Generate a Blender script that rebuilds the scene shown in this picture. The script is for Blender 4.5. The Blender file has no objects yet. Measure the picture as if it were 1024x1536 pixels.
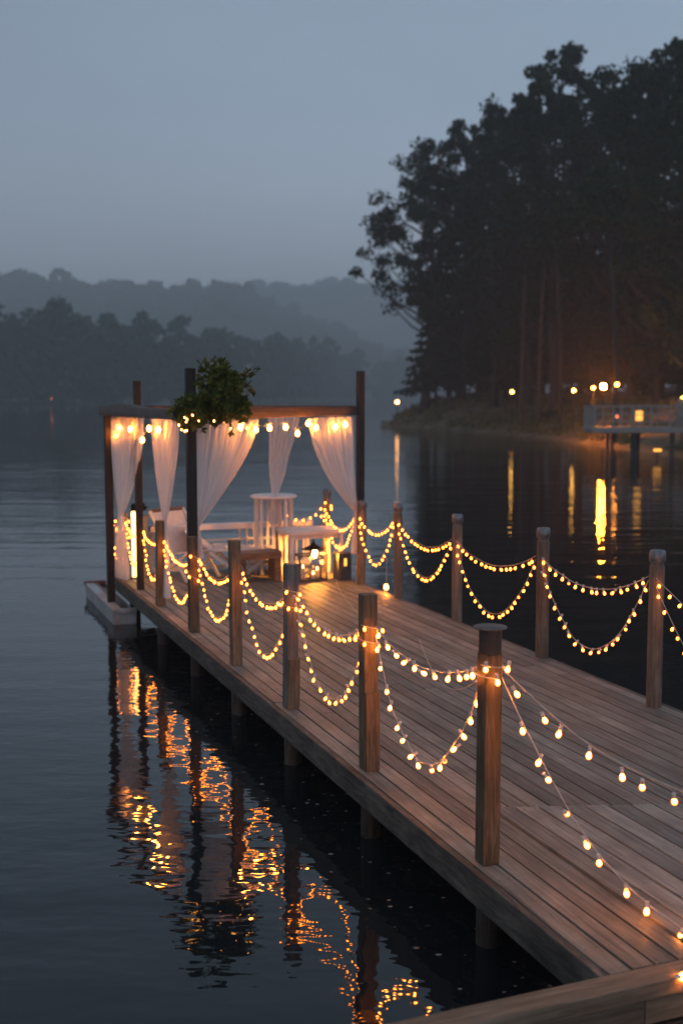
import bpy, bmesh, math, random
import numpy as np
from mathutils import Vector, Matrix

S = bpy.context.scene
C = S.collection
PI = math.pi
R = math.radians

# ------------------------------------------------------------------ frame of the dock
ANG = R(21.415)
OX, OY, DZ = 0.6888, 5.173, 0.42          # near corner post foot; deck is 0.42 m above the lake
dx, dy = -math.sin(ANG), math.cos(ANG)    # along the dock, away from the viewer
qx, qy = math.cos(ANG), math.sin(ANG)     # across the dock


def W(v, u, z=0.0):
    return Vector((OX + dx * u + qx * v, OY + dy * u + qy * v, DZ + z))


# ------------------------------------------------------------------ object helpers
def tag(o, label=None, cat=None, group=None, kind=None):
    if label: o['label'] = label
    if cat: o['category'] = cat
    if group: o['group'] = group
    if kind: o['kind'] = kind
    return o


def empty(name, loc=(0, 0, 0), rz=0.0, label=None, cat=None, group=None, dock=False):
    o = bpy.data.objects.new(name, None)
    o.empty_display_size = 0.1
    o.location = loc
    o.rotation_euler = (0, 0, ANG if dock else rz)
    C.objects.link(o)
    return tag(o, label, cat, group)


class MB:
    def __init__(self):
        self.v = []; self.f = []; self.s = []

    def add(self, vs, fs, smooth=False):
        n = len(self.v)
        self.v += [tuple(x) for x in vs]
        self.f += [tuple(i + n for i in f) for f in fs]
        self.s += [smooth] * len(fs)

    def box(self, c, size, rot=None):
        hx, hy, hz = size[0] / 2, size[1] / 2, size[2] / 2
        vs = [Vector((x, y, z)) for z in (-hz, hz) for y in (-hy, hy) for x in (-hx, hx)]
        if rot is not None: vs = [rot @ v for v in vs]
        c = Vector(c)
        self.add([v + c for v in vs], [(0, 2, 3, 1), (4, 5, 7, 6), (0, 1, 5, 4), (2, 6, 7, 3), (0, 4, 6, 2), (1, 3, 7, 5)])

    def bar(self, a, b, w, h, up=(0, 0, 1)):
        a = Vector(a); b = Vector(b); d = (b - a); L = d.length; d.normalize()
        up = Vector(up)
        if abs(d.dot(up)) > 0.98: up = Vector((1, 0, 0))
        x = d.cross(up).normalized(); z = x.cross(d).normalized()
        M = Matrix((x, d, z)).transposed()
        self.box((a + b) / 2, (w, L, h), M)

    def tube(self, pts, r, n=8, caps=True, smooth=True):
        pts = [Vector(p) for p in pts]
        rs = r if isinstance(r, (list, tuple)) else [r] * len(pts)
        vs = []; fs = []
        prev = None
        for i, p in enumerate(pts):
            t = (pts[min(i + 1, len(pts) - 1)] - pts[max(i - 1, 0)])
            if t.length < 1e-9: t = Vector((0, 0, 1))
            t.normalize()
            if prev is None:
                a = Vector((0, 0, 1)) if abs(t.z) < 0.9 else Vector((1, 0, 0))
                x = t.cross(a).normalized()
            else:
                x = (prev - t * prev.dot(t)).normalized()
            prev = x
            y = t.cross(x)
            for k in range(n):
                a = 2 * PI * k / n
                vs.append(p + (x * math.cos(a) + y * math.sin(a)) * rs[i])
        for i in range(len(pts) - 1):
            for k in range(n):
                k2 = (k + 1) % n
                fs.append((i * n + k, i * n + k2, (i + 1) * n + k2, (i + 1) * n + k))
        self.add(vs, fs, smooth)
        if caps:
            m = len(pts) - 1
            self.add(vs[:n], [tuple(reversed(range(n)))])
            self.add(vs[m * n:], [tuple(range(n))])

    def lathe(self, prof, c=(0, 0, 0), n=20, smooth=True):
        c = Vector(c); vs = []; fs = []
        for (r, z) in prof:
            for k in range(n):
                a = 2 * PI * k / n
                vs.append(c + Vector((r * math.cos(a), r * math.sin(a), z)))
        for i in range(len(prof) - 1):
            for k in range(n):
                k2 = (k + 1) % n
                fs.append((i * n + k, i * n + k2, (i + 1) * n + k2, (i + 1) * n + k))
        self.add(vs, fs, smooth)
        m = len(prof) - 1
        if prof[0][0] > 1e-4: self.add(vs[:n], [tuple(reversed(range(n)))])
        if prof[m][0] > 1e-4: self.add(vs[m * n:], [tuple(range(n))])

    def mesh(self, name, mat):
        me = bpy.data.meshes.new(name)
        me.from_pydata(self.v, [], self.f)
        me.polygons.foreach_set('use_smooth', self.s)
        if mat: me.materials.append(mat)
        me.update()
        return me

    def build(self, name, mat, parent=None, bevel=0.0, loc=None):
        o = bpy.data.objects.new(name, self.mesh(name, mat))
        C.objects.link(o)
        if parent: o.parent = parent
        if loc is not None: o.location = loc
        if bevel > 0:
            m = o.modifiers.new('edge', 'BEVEL')
            m.width = bevel; m.segments = 2; m.limit_method = 'ANGLE'
        return o


def obj(name, me, parent=None, loc=None, rot=None):
    o = bpy.data.objects.new(name, me)
    C.objects.link(o)
    if parent: o.parent = parent
    if loc is not None: o.location = loc
    if rot is not None: o.rotation_euler = rot
    return o


def copy_tree(o, parent=None):
    c = o.copy(); C.objects.link(c); c.parent = parent
    for ch in list(o.children): copy_tree(ch, c)
    return c


# ------------------------------------------------------------------ materials
def newmat(name):
    m = bpy.data.materials.new(name); m.use_nodes = True
    nt = m.node_tree
    for n in list(nt.nodes): nt.nodes.remove(n)
    out = nt.nodes.new('ShaderNodeOutputMaterial')
    return m, nt, out


def nd(nt, t, **k):
    n = nt.nodes.new(t)
    for a, b in k.items():
        if a.startswith('i_'):
            n.inputs[a[2:].replace('_', ' ')].default_value = b
        else:
            setattr(n, a, b)
    return n


def ramp(nt, stops):
    r = nt.nodes.new('ShaderNodeValToRGB')
    e = r.color_ramp.elements
    while len(e) < len(stops): e.new(0.5)
    for i, (p, c) in enumerate(stops):
        e[i].position = p; e[i].color = (c[0], c[1], c[2], 1)
    return r


def simple(name, col, rough=0.6, metal=0.0, var=0.15, scale=8.0, bump=0.0, spec=0.5):
    m, nt, out = newmat(name); L = nt.links
    b = nd(nt, 'ShaderNodeBsdfPrincipled', i_Roughness=rough, i_Metallic=metal)
    b.inputs['Specular IOR Level'].default_value = spec
    tc = nd(nt, 'ShaderNodeTexCoord')
    n = nd(nt, 'ShaderNodeTexNoise', i_Scale=scale, i_Detail=5.0)
    L.new(tc.outputs['Object'], n.inputs['Vector'])
    r = ramp(nt, [(0.3, [c * (1 - var) for c in col]), (0.7, [min(1, c * (1 + var)) for c in col])])
    L.new(n.outputs['Fac'], r.inputs['Fac'])
    L.new(r.outputs['Color'], b.inputs['Base Color'])
    if bump:
        bp = nd(nt, 'ShaderNodeBump', i_Strength=1.0, i_Distance=bump)
        L.new(n.outputs['Fac'], bp.inputs['Height']); L.new(bp.outputs['Normal'], b.inputs['Normal'])
    L.new(b.outputs['BSDF'], out.inputs['Surface'])
    return m


def wood(name, c0, c1, axis='z', rough=0.65, stretch=(28, 1.6), bump=0.0015, island=True, knots=0.6, nails=False, spec=0.4):
    """weathered timber: grain stretched along one local axis, tone shifts per board, knots and stains"""
    m, nt, out = newmat(name); L = nt.links
    b = nd(nt, 'ShaderNodeBsdfPrincipled', i_Roughness=rough)
    b.inputs['Specular IOR Level'].default_value = spec
    tc = nd(nt, 'ShaderNodeTexCoord')
    geo = nd(nt, 'ShaderNodeNewGeometry')
    info = nd(nt, 'ShaderNodeObjectInfo')
    rnd = nd(nt, 'ShaderNodeMath', operation='ADD')
    L.new(geo.outputs['Random Per Island'], rnd.inputs[0]); L.new(info.outputs['Random'], rnd.inputs[1])
    sc = nd(nt, 'ShaderNodeVectorMath', operation='SCALE'); sc.inputs['Scale'].default_value = 37.0
    cmb = nd(nt, 'ShaderNodeCombineXYZ')
    for k in range(3): L.new(rnd.outputs[0], cmb.inputs[k])
    L.new(cmb.outputs[0], sc.inputs[0])
    add = nd(nt, 'ShaderNodeVectorMath', operation='ADD')
    L.new(tc.outputs['Object'], add.inputs[0]); L.new(sc.outputs[0], add.inputs[1])
    mp = nd(nt, 'ShaderNodeMapping')
    a, l = stretch
    mp.inputs['Scale'].default_value = {'x': (l, a, a), 'y': (a, l, a), 'z': (a, a, l)}[axis]
    L.new(add.outputs[0], mp.inputs['Vector'])
    grain = nd(nt, 'ShaderNodeTexNoise', i_Scale=2.2, i_Detail=7.0, i_Roughness=0.65, i_Distortion=0.8)
    L.new(mp.outputs[0], grain.inputs['Vector'])
    stain = nd(nt, 'ShaderNodeTexNoise', i_Scale=2.3, i_Detail=4.0, i_Roughness=0.6)
    L.new(add.outputs[0], stain.inputs['Vector'])
    r = ramp(nt, [(0.28, [x * 0.55 for x in c0]), (0.45, c0), (0.62, c1), (0.8, [min(1, x * 1.25) for x in c1])])
    L.new(grain.outputs['Fac'], r.inputs['Fac'])
    # per board tone
    t = nd(nt, 'ShaderNodeMapRange'); t.inputs['To Min'].default_value = 0.64; t.inputs['To Max'].default_value = 1.24
    fr = nd(nt, 'ShaderNodeMath', operation='FRACT'); L.new(rnd.outputs[0], fr.inputs[0]); L.new(fr.outputs[0], t.inputs['Value'])
    st = nd(nt, 'ShaderNodeMapRange'); st.inputs['From Min'].default_value = 0.32; st.inputs['From Max'].default_value = 0.62
    st.inputs['To Min'].default_value = 1 - knots * 0.5; st.inputs['To Max'].default_value = 1.05
    L.new(stain.outputs['Fac'], st.inputs['Value'])
    mu = nd(nt, 'ShaderNodeMath', operation='MULTIPLY'); L.new(t.outputs[0], mu.inputs[0]); L.new(st.outputs[0], mu.inputs[1])
    cm = nd(nt, 'ShaderNodeVectorMath', operation='SCALE')
    L.new(r.outputs['Color'], cm.inputs[0]); L.new(mu.outputs[0], cm.inputs['Scale'])
    col = cm.outputs[0]
    L.new(col, b.inputs['Base Color'])
    rr = nd(nt, 'ShaderNodeMapRange'); rr.inputs['To Min'].default_value = rough - 0.15; rr.inputs['To Max'].default_value = rough + 0.15
    L.new(stain.outputs['Fac'], rr.inputs['Value']); L.new(rr.outputs[0], b.inputs['Roughness'])
    bp = nd(nt, 'ShaderNodeBump', i_Strength=1.0, i_Distance=bump)
    L.new(grain.outputs['Fac'], bp.inputs['Height']); L.new(bp.outputs['Normal'], b.inputs['Normal'])
    L.new(b.outputs['BSDF'], out.inputs['Surface'])
    return m


def glow(name, core, rim, sc=1.0, sr=1.0, blend=0.5):
    """lit bulb: hot filament glow in the middle of the glass, dimmer amber glass towards its outline"""
    m, nt, out = newmat(name); L = nt.links
    lw = nd(nt, 'ShaderNodeLayerWeight'); lw.inputs['Blend'].default_value = blend
    es = []
    for c, k in ((core, sc), (rim, sr)):
        e = nd(nt, 'ShaderNodeEmission'); mxc = max(c)
        e.inputs['Color'].default_value = [x / mxc for x in c] + [1]; e.inputs['Strength'].default_value = mxc * k
        es.append(e)
    mx = nd(nt, 'ShaderNodeMixShader')
    L.new(lw.outputs['Facing'], mx.inputs[0]); L.new(es[0].outputs[0], mx.inputs[1]); L.new(es[1].outputs[0], mx.inputs[2])
    L.new(mx.outputs[0], out.inputs['Surface'])
    return m


def leafmat(name, c0, c1, trans=0.3):
    m, nt, out = newmat(name); L = nt.links
    geo = nd(nt, 'ShaderNodeNewGeometry')
    r = ramp(nt, [(0.0, c0), (0.6, [(a + b) / 2 for a, b in zip(c0, c1)]), (1.0, c1)])
    L.new(geo.outputs['Random Per Island'], r.inputs['Fac'])
    d = nd(nt, 'ShaderNodeBsdfDiffuse'); t = nd(nt, 'ShaderNodeBsdfTranslucent')
    L.new(r.outputs['Color'], d.inputs['Color']); L.new(r.outputs['Color'], t.inputs['Color'])
    mx = nd(nt, 'ShaderNodeMixShader'); mx.inputs[0].default_value = trans
    L.new(d.outputs[0], mx.inputs[1]); L.new(t.outputs[0], mx.inputs[2])
    L.new(mx.outputs[0], out.inputs['Surface'])
    return m


def sheer(name):
    m, nt, out = newmat(name); L = nt.links
    d = nd(nt, 'ShaderNodeBsdfDiffuse'); d.inputs['Color'].default_value = (0.90, 0.88, 0.88, 1)
    t = nd(nt, 'ShaderNodeBsdfTranslucent'); t.inputs['Color'].default_value = (0.92, 0.90, 0.89, 1)
    tr = nd(nt, 'ShaderNodeBsdfTransparent')
    a = nd(nt, 'ShaderNodeMixShader'); a.inputs[0].default_value = 0.5
    L.new(d.outputs[0], a.inputs[1]); L.new(t.outputs[0], a.inputs[2])
    lw = nd(nt, 'ShaderNodeLayerWeight'); lw.inputs['Blend'].default_value = 0.4
    mr = nd(nt, 'ShaderNodeMapRange'); mr.inputs['To Min'].default_value = 0.52; mr.inputs['To Max'].default_value = 0.95
    L.new(lw.outputs['Facing'], mr.inputs['Value'])
    b = nd(nt, 'ShaderNodeMixShader')
    L.new(mr.outputs[0], b.inputs[0])
    L.new(tr.outputs[0], b.inputs[1]); L.new(a.outputs[0], b.inputs[2])
    L.new(b.outputs[0], out.inputs['Surface'])
    return m


M = {}
M['deck'] = wood('weathered_deck', (0.215, 0.193, 0.160), (0.315, 0.285, 0.238), 'y', 0.58, (24, 1.0), 0.0018, knots=0.9)
M['deck_pale'] = wood('paler_deck', (0.27, 0.247, 0.212), (0.375, 0.347, 0.30), 'y', 0.58, (24, 1.0), 0.0018, knots=0.8)
M['screw'] = simple('rusted_screw', (0.035, 0.026, 0.02), 0.6, 0.3)
M['fascia'] = wood('weathered_edge_board', (0.12, 0.10, 0.082), (0.22, 0.185, 0.15), 'y', 0.75, (18, 2.2), 0.004, knots=1.1)
M['rail'] = wood('rail_timber', (0.17, 0.12, 0.08), (0.27, 0.20, 0.135), 'x', 0.65, (24, 1.2), 0.002)
M['post'] = wood('post_timber', (0.12, 0.08, 0.046), (0.23, 0.155, 0.09), 'z', 0.65, (30, 2.0), 0.0015)
M['post_gray'] = wood('gray_post_timber', (0.10, 0.095, 0.09), (0.17, 0.16, 0.15), 'z', 0.5, (30, 2.0), 0.0015)
M['round'] = wood('round_post_timber', (0.15, 0.115, 0.085), (0.25, 0.195, 0.15), 'z', 0.65, (24, 1.6), 0.002)
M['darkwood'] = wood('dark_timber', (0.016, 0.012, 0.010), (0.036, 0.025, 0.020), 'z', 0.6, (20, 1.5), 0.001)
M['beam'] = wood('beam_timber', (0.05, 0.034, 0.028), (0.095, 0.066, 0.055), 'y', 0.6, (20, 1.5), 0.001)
M['bench'] = wood('bench_timber', (0.16, 0.085, 0.045), (0.27, 0.155, 0.09), 'x', 0.5, (20, 1.5), 0.001)
M['pile'] = wood('wet_pile_timber', (0.05, 0.036, 0.027), (0.10, 0.075, 0.055), 'z', 0.6, (16, 1.2), 0.004)
M['band'] = simple('dark_sleeve', (0.045, 0.032, 0.024), 0.5, 0, 0.3, 20, 0.0006)
M['cap'] = simple('flat_cap', (0.13, 0.10, 0.085), 0.55, 0, 0.3, 25, 0.0005)
M['galv'] = simple('weathered_metal_cap', (0.20, 0.205, 0.215), 0.45, 0.55, 0.4, 30, 0.0008)
M['white'] = simple('white_paint', (0.70, 0.67, 0.65), 0.5, 0, 0.08, 9, 0.0004)
M['boatwhite'] = simple('worn_white_hull', (0.40, 0.405, 0.41), 0.6, 0, 0.3, 6, 0.001)
M['boatred'] = simple('faded_red_paint', (0.16, 0.06, 0.055), 0.5, 0, 0.2, 9)
M['boatin'] = wood('boat_floor', (0.16, 0.10, 0.075), (0.25, 0.17, 0.13), 'y', 0.6)
M['wire'] = simple('clear_plastic_wire', (0.50, 0.44, 0.40), 0.35, 0, 0.1, 30)
M['socket'] = simple('white_socket', (0.66, 0.62, 0.58), 0.4, 0, 0.05, 30)
M['black'] = simple('black_metal', (0.02, 0.02, 0.021), 0.45, 0.4, 0.2, 20)
M['slate'] = simple('slate_paint', (0.06, 0.062, 0.068), 0.55, 0, 0.25, 12, 0.0006)
M['pot'] = simple('stone_pedestal', (0.22, 0.21, 0.21), 0.7, 0, 0.2, 14, 0.001)
M['wax'] = simple('candle_wax', (0.75, 0.62, 0.42), 0.5, 0, 0.05, 20)
M['cloth'] = simple('white_canvas', (0.66, 0.62, 0.60), 0.85, 0, 0.1, 30, 0.0004)
M['curtain'] = sheer('sheer_voile')
M['leaf'] = leafmat('garland_leaf', (0.05, 0.075, 0.018), (0.19, 0.20, 0.05), 0.35)
M['stem'] = simple('green_stem', (0.06, 0.07, 0.03), 0.7)
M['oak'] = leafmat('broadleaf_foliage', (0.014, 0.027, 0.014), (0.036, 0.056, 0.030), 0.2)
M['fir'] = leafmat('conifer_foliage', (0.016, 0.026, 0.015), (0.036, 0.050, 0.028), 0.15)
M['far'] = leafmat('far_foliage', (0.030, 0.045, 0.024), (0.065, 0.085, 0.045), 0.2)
M['bark'] = wood('bark', (0.026, 0.022, 0.019), (0.055, 0.046, 0.040), 'z', 0.85, (3.0, 0.5), 0.03)
M['grass'] = leafmat('shore_grass', (0.07, 0.08, 0.032), (0.17, 0.16, 0.075), 0.3)
M['pierwhite'] = simple('pale_pier_paint', (0.26, 0.245, 0.225), 0.6, 0, 0.15, 3)
M['litter'] = leafmat('pale_fallen_leaf', (0.10, 0.085, 0.06), (0.42, 0.38, 0.32), 0.1)
# lit things
BULB = glow('lit_bulb', (46, 11.4, 1.05), (1.5, 0.22, 0.012), 1, 1, 0.905)
BULBN = glow('lit_bulb_close', (125, 35, 5.0), (1.8, 0.28, 0.025), 1, 1, 0.915)
GLOBE = glow('lit_globe', (440, 122, 14), (4, 0.6, 0.04), 1, 1, 0.86)
FAIRY = glow('lit_fairy_bulb', (30, 12, 2.5), (8, 2.2, 0.3), 1, 1, 0.4)
TUBE = glow('lit_tube', (7, 4.0, 1.2), (3, 1.1, 0.15), 1, 1, 0.35)
FLAME = glow('flame', (40, 17, 4), (16, 5, 0.6))
LAMPW = glow('shore_lamp_warm', (75, 24, 2.6), (70, 21, 2.2))
LAMPY = glow('shore_lamp_yellow', (26, 12.5, 2.2), (24, 11.5, 1.9))
LAMPB = glow('shore_lamp_bright', (2400, 640, 30), (2300, 610, 28))
LAMPO = glow('shore_lamp_orange', (20, 9, 3.2), (16, 6.5, 2))
WINLIT = glow('lit_amber_glass', (2.2, 0.95, 0.16), (1.8, 0.7, 0.1))

# ------------------------------------------------------------------ world, sun
wd = bpy.data.worlds.new('World'); S.world = wd; wd.use_nodes = True
nt = wd.node_tree; L = nt.links
for n in list(nt.nodes): nt.nodes.remove(n)
out = nd(nt, 'ShaderNodeOutputWorld'); bg = nd(nt, 'ShaderNodeBackground')
sky = nd(nt, 'ShaderNodeTexSky', sky_type='NISHITA'); sky.sun_disc = False
SUN_EL, SUN_ROT = R(1.5), R(205)
sky.sun_elevation = SUN_EL; sky.sun_rotation = SUN_ROT; sky.air_density = 1.5; sky.dust_density = 2.0
tc = nd(nt, 'ShaderNodeTexCoord'); sep = nd(nt, 'ShaderNodeSeparateXYZ')
L.new(tc.outputs['Generated'], sep.inputs[0])
cl = nd(nt, 'ShaderNodeTexNoise', i_Scale=1.6, i_Detail=4.0, i_Roughness=0.5)
mpw = nd(nt, 'ShaderNodeMapping'); mpw.inputs['Scale'].default_value = (1, 1, 2.2)
L.new(tc.outputs['Generated'], mpw.inputs[0]); L.new(mpw.outputs[0], cl.inputs['Vector'])
ov = ramp(nt, [(0.0, (0.245, 0.290, 0.355)), (0.10, (0.218, 0.266, 0.338)), (0.24, (0.136, 0.182, 0.250)), (0.42, (0.098, 0.137, 0.185)), (1.0, (0.088, 0.122, 0.165))])
L.new(sep.outputs['Z'], ov.inputs['Fac'])
# heavier cloud to one side, thinner to the other
mrx = nd(nt, 'ShaderNodeMapRange'); mrx.inputs['From Min'].default_value = -0.5; mrx.inputs['From Max'].default_value = 0.5
mrx.inputs['To Min'].default_value = 0.74; mrx.inputs['To Max'].default_value = 1.12
L.new(sep.outputs['X'], mrx.inputs['Value'])
mrn = nd(nt, 'ShaderNodeMapRange'); mrn.inputs['From Min'].default_value = 0.3; mrn.inputs['From Max'].default_value = 0.7
mrn.inputs['To Min'].default_value = 0.87; mrn.inputs['To Max'].default_value = 1.13
L.new(cl.outputs['Fac'], mrn.inputs['Value'])
mm = nd(nt, 'ShaderNodeMath', operation='MULTIPLY'); L.new(mrx.outputs[0], mm.inputs[0]); L.new(mrn.outputs[0], mm.inputs[1])
ovs = nd(nt, 'ShaderNodeVectorMath', operation='SCALE'); L.new(ov.outputs['Color'], ovs.inputs[0]); L.new(mm.outputs[0], ovs.inputs['Scale'])
sks = nd(nt, 'ShaderNodeVectorMath', operation='SCALE'); sks.inputs['Scale'].default_value = 0.02
L.new(sky.outputs['Color'], sks.inputs[0])
sm = nd(nt, 'ShaderNodeVectorMath', operation='ADD'); L.new(ovs.outputs[0], sm.inputs[0]); L.new(sks.outputs[0], sm.inputs[1])
L.new(sm.outputs[0], bg.inputs['Color']); bg.inputs['Strength'].default_value = 2.32
L.new(bg.outputs[0], out.inputs['Surface'])

sd = bpy.data.lights.new('sun', 'SUN'); sd.energy = 0.03; sd.angle = R(30); sd.color = (1, 0.9, 0.82)
so = bpy.data.objects.new('sun', sd); C.objects.link(so)
so.rotation_euler = (R(60), 0, R(-40))

# ------------------------------------------------------------------ camera
cd = bpy.data.cameras.new('camera'); co = bpy.data.objects.new('camera', cd); C.objects.link(co)
co.location = (0, 0, 2.62); co.rotation_euler = (R(90 - 5.88), 0, 0)
cd.sensor_fit = 'VERTICAL'; cd.sensor_height = 36.0; cd.lens = 36.0 * 1700 / 1536
cd.clip_end = 4000; cd.clip_start = 0.05
cd.dof.use_dof = True; cd.dof.focus_distance = 6.6; cd.dof.aperture_fstop = 1.7
S.camera = co

# ------------------------------------------------------------------ lake
m, nt, out = newmat('lake_water'); L = nt.links
b = nd(nt, 'ShaderNodeBsdfPrincipled', i_Roughness=0.025, i_IOR=1.45)
b.inputs['Base Color'].default_value = (0.008, 0.012, 0.015, 1)
tc = nd(nt, 'ShaderNodeTexCoord')


def waves(scale, sc3, det, rot=0.0, dist=0.0):
    mp = nd(nt, 'ShaderNodeMapping'); mp.inputs['Scale'].default_value = sc3; mp.inputs['Rotation'].default_value = (0, 0, rot)
    L.new(tc.outputs['Object'], mp.inputs[0])
    n = nd(nt, 'ShaderNodeTexNoise', i_Scale=scale, i_Detail=det, i_Roughness=0.45, i_Distortion=dist)
    L.new(mp.outputs[0], n.inputs['Vector'])
    return n.outputs['Fac']


def mul(a, k):
    x = nd(nt, 'ShaderNodeMath', operation='MULTIPLY'); L.new(a, x.inputs[0])
    if isinstance(k, float): x.inputs[1].default_value = k
    else: L.new(k, x.inputs[1])
    return x.outputs[0]


def addn(a, b_):
    x = nd(nt, 'ShaderNodeMath', operation='ADD'); L.new(a, x.inputs[0]); L.new(b_, x.inputs[1]); return x.outputs[0]


w1 = waves(1.0, (0.45, 1.7, 1), 1.0, 0.10)            # slow swell
w2 = waves(1.0, (2.2, 4.2, 1), 1.5, -0.10)            # small ripples
w3 = waves(1.0, (0.35, 1.15, 1), 2.0, 0.05)            # wind ripples offshore
patch = waves(1.0, (0.035, 0.09, 1), 2.0)
pm = nd(nt, 'ShaderNodeMapRange'); pm.inputs['From Min'].default_value = 0.42; pm.inputs['From Max'].default_value = 0.62
L.new(patch, pm.inputs['Value'])
sepw = nd(nt, 'ShaderNodeSeparateXYZ'); L.new(tc.outputs['Object'], sepw.inputs[0])
far = nd(nt, 'ShaderNodeMapRange'); far.inputs['From Min'].default_value = 10; far.inputs['From Max'].default_value = 24
L.new(sepw.outputs['Y'], far.inputs['Value'])
w4 = waves(1.0, (6, 12, 1), 1.0, 0.15)
h = addn(addn(mul(w4, 0.0024), addn(mul(w1, 0.013), mul(w2, 0.0045))), mul(mul(mul(w3, pm.outputs[0]), far.outputs[0]), 0.035))
bp = nd(nt, 'ShaderNodeBump', i_Strength=1.0, i_Distance=1.0)
L.new(h, bp.inputs['Height']); L.new(bp.outputs['Normal'], b.inputs['Normal'])
L.new(b.outputs[0], out.inputs['Surface'])
mb = MB(); mb.add([(-790, -14, 0), (630, -14, 0), (630, 1540, 0), (-790, 1540, 0)], [(0, 1, 2, 3)])
tag(mb.build('lake_water', m), kind='structure')

# ------------------------------------------------------------------ dock
dock = empty('dock', W(0, 0), dock=True, label='long weathered plank dock on piles running out to the curtained pavilion', cat='dock')
rng = random.Random(4)
U0, U1, V0, V1 = -1.10, 9.25, -0.075, 2.49
pitch = (V1 - V0) / 24
pl = MB(); plf = MB()
def seam_u(v):  # where the near boards butt against the far ones
    return 0.59 - 0.337 * (v - 0.4)
def deck_board(B_, x0, x1, a, c, ta, tc_, zt, butt):
    vs = []
    for z in (zt - 0.03, zt):
        vs += [(x0, a - ta, z), (x1, a + ta, z), (x1, c + tc_, z), (x0, c - tc_, z)]
    B_.add(vs, [(3, 2, 1, 0), (4, 5, 6, 7), (0, 1, 5, 4), (1, 2, 6, 5), (2, 3, 7, 6), (3, 0, 4, 7)])
    for us in list(np.arange(-0.9, 9.2, 0.7)) + butt:
        if a + 0.02 < us < c - 0.02:
            for xs in (x0 + 0.022, x1 - 0.022):
                rr = rng.uniform(0.003, 0.0048); us2 = us + rng.uniform(-.008, .008)
                B_.add([(xs + rr * math.cos(k_), us2 + rr * math.sin(k_), zt + 0.0006) for k_ in (0, 1.05, 2.09, 3.14, 4.19, 5.24)], [(0, 1, 2, 3, 4, 5)])
SV = V0 + 4 * pitch            # the near boards start beyond the fourth plank
for i in range(24):
    x0 = V0 + i * pitch + 0.0045; x1 = V0 + (i + 1) * pitch - 0.006
    xc = (x0 + x1) / 2; w = x1 - x0
    seam = i >= 4
    cuts = [seam_u(xc) if seam else U0]
    if not seam: cuts.append(rng.uniform(2.6, 4.4))
    while cuts[-1] < U1 - 3.2:
        cuts.append(cuts[-1] + rng.uniform(2.2, 3.6))
    cuts.append(U1)
    for n_, (a, c) in enumerate(zip(cuts[:-1], cuts[1:])):
        if c - a < 0.05: continue
        first = seam and n_ == 0
        a += 0.011 if first else 0.003; c -= 0.003
        deck_board(pl, x0, x1, a, c, -0.337 * w / 2 if first else 0, 0, rng.uniform(-0.0015, 0.0015), [a + 0.035, c - 0.035])
nf = 18; pf = (V1 - SV) / nf
for i in range(nf):
    x0 = SV + i * pf + 0.005; x1 = SV + (i + 1) * pf - 0.007
    xc = (x0 + x1) / 2; w = x1 - x0; c = seam_u(xc) - 0.009
    deck_board(plf, x0, x1, U0, c, 0, -0.337 * w / 2, 0.013 + rng.uniform(-0.002, 0.002), [c - 0.04])
for B_, mt in ((pl, 'deck'), (plf, 'deck_pale')):
    o = B_.build('deck_boards', M[mt], dock, 0.002)
    o.data.materials.append(M['screw'])
    o.data.polygons.foreach_set('material_index', [1 if len(f) == 6 else 0 for f in B_.f])
for vx in (V0 - 0.021, V1 + 0.021):
    for a, c in ((U0, 3.4), (3.404, U1)):
        e = MB(); e.box((vx, (a + c) / 2, -0.079), (0.038, c - a, 0.155)); e.build('edge_board', M['fascia'], dock, 0.004)
e = MB(); e.box(((V0 + V1) / 2, U1 + 0.021, -0.079), (V1 - V0 + 0.08, 0.038, 0.155)); e.build('edge_board', M['fascia'], dock, 0.004)
for u in np.arange(-0.9, 9.2, 0.7):
    j = MB(); j.box(((V0 + V1) / 2, float(u), -0.10), (V1 - V0 - 0.02, 0.05, 0.13)); j.build('joist', M['pile'], dock)
for vx in (0.03, 2.40):
    for u in (0.0, 1.45, 2.88, 4.25, 5.64, 7.09, 8.6):
        p = MB(); p.tube([(vx, u + 0.03, -0.05), (vx, u + 0.03, -0.42), (vx, u + 0.03, -1.1)], 0.062, 14)
        p.build('pile', M['pile'], dock)

# timber kerb across the near end of the dock
kerb = empty('kerb_rail', W(0, -1.17), dock=True, label='low timber rail across the near end of the dock, a bulb lying on it', cat='rail')
k = MB(); k.box((0.9, -0.005, -0.02), (6.0, 0.115, 0.065)); k.build('top_board', M['rail'], kerb, 0.005)
k = MB(); k.box((-1.05, -0.035, -0.104), (2.096, 0.04, 0.10)); k.box((2.002, -0.035, -0.104), (4.0, 0.04, 0.10)); k.build('face_board', M['rail'], kerb, 0.004)
k = MB(); k.box((0.9, -0.03, -0.30), (5.9, 0.05, 0.26)); k.build('lower_beam', M['pile'], kerb, 0.004)
for x_ in (-1.9, -0.6, 1.2, 2.4, 3.7):
    k = MB(); k.tube([(x_, 0.05, -0.055), (x_, 0.05, -1.3)], 0.06, 12); k.build('pile', M['pile'], kerb)

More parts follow.
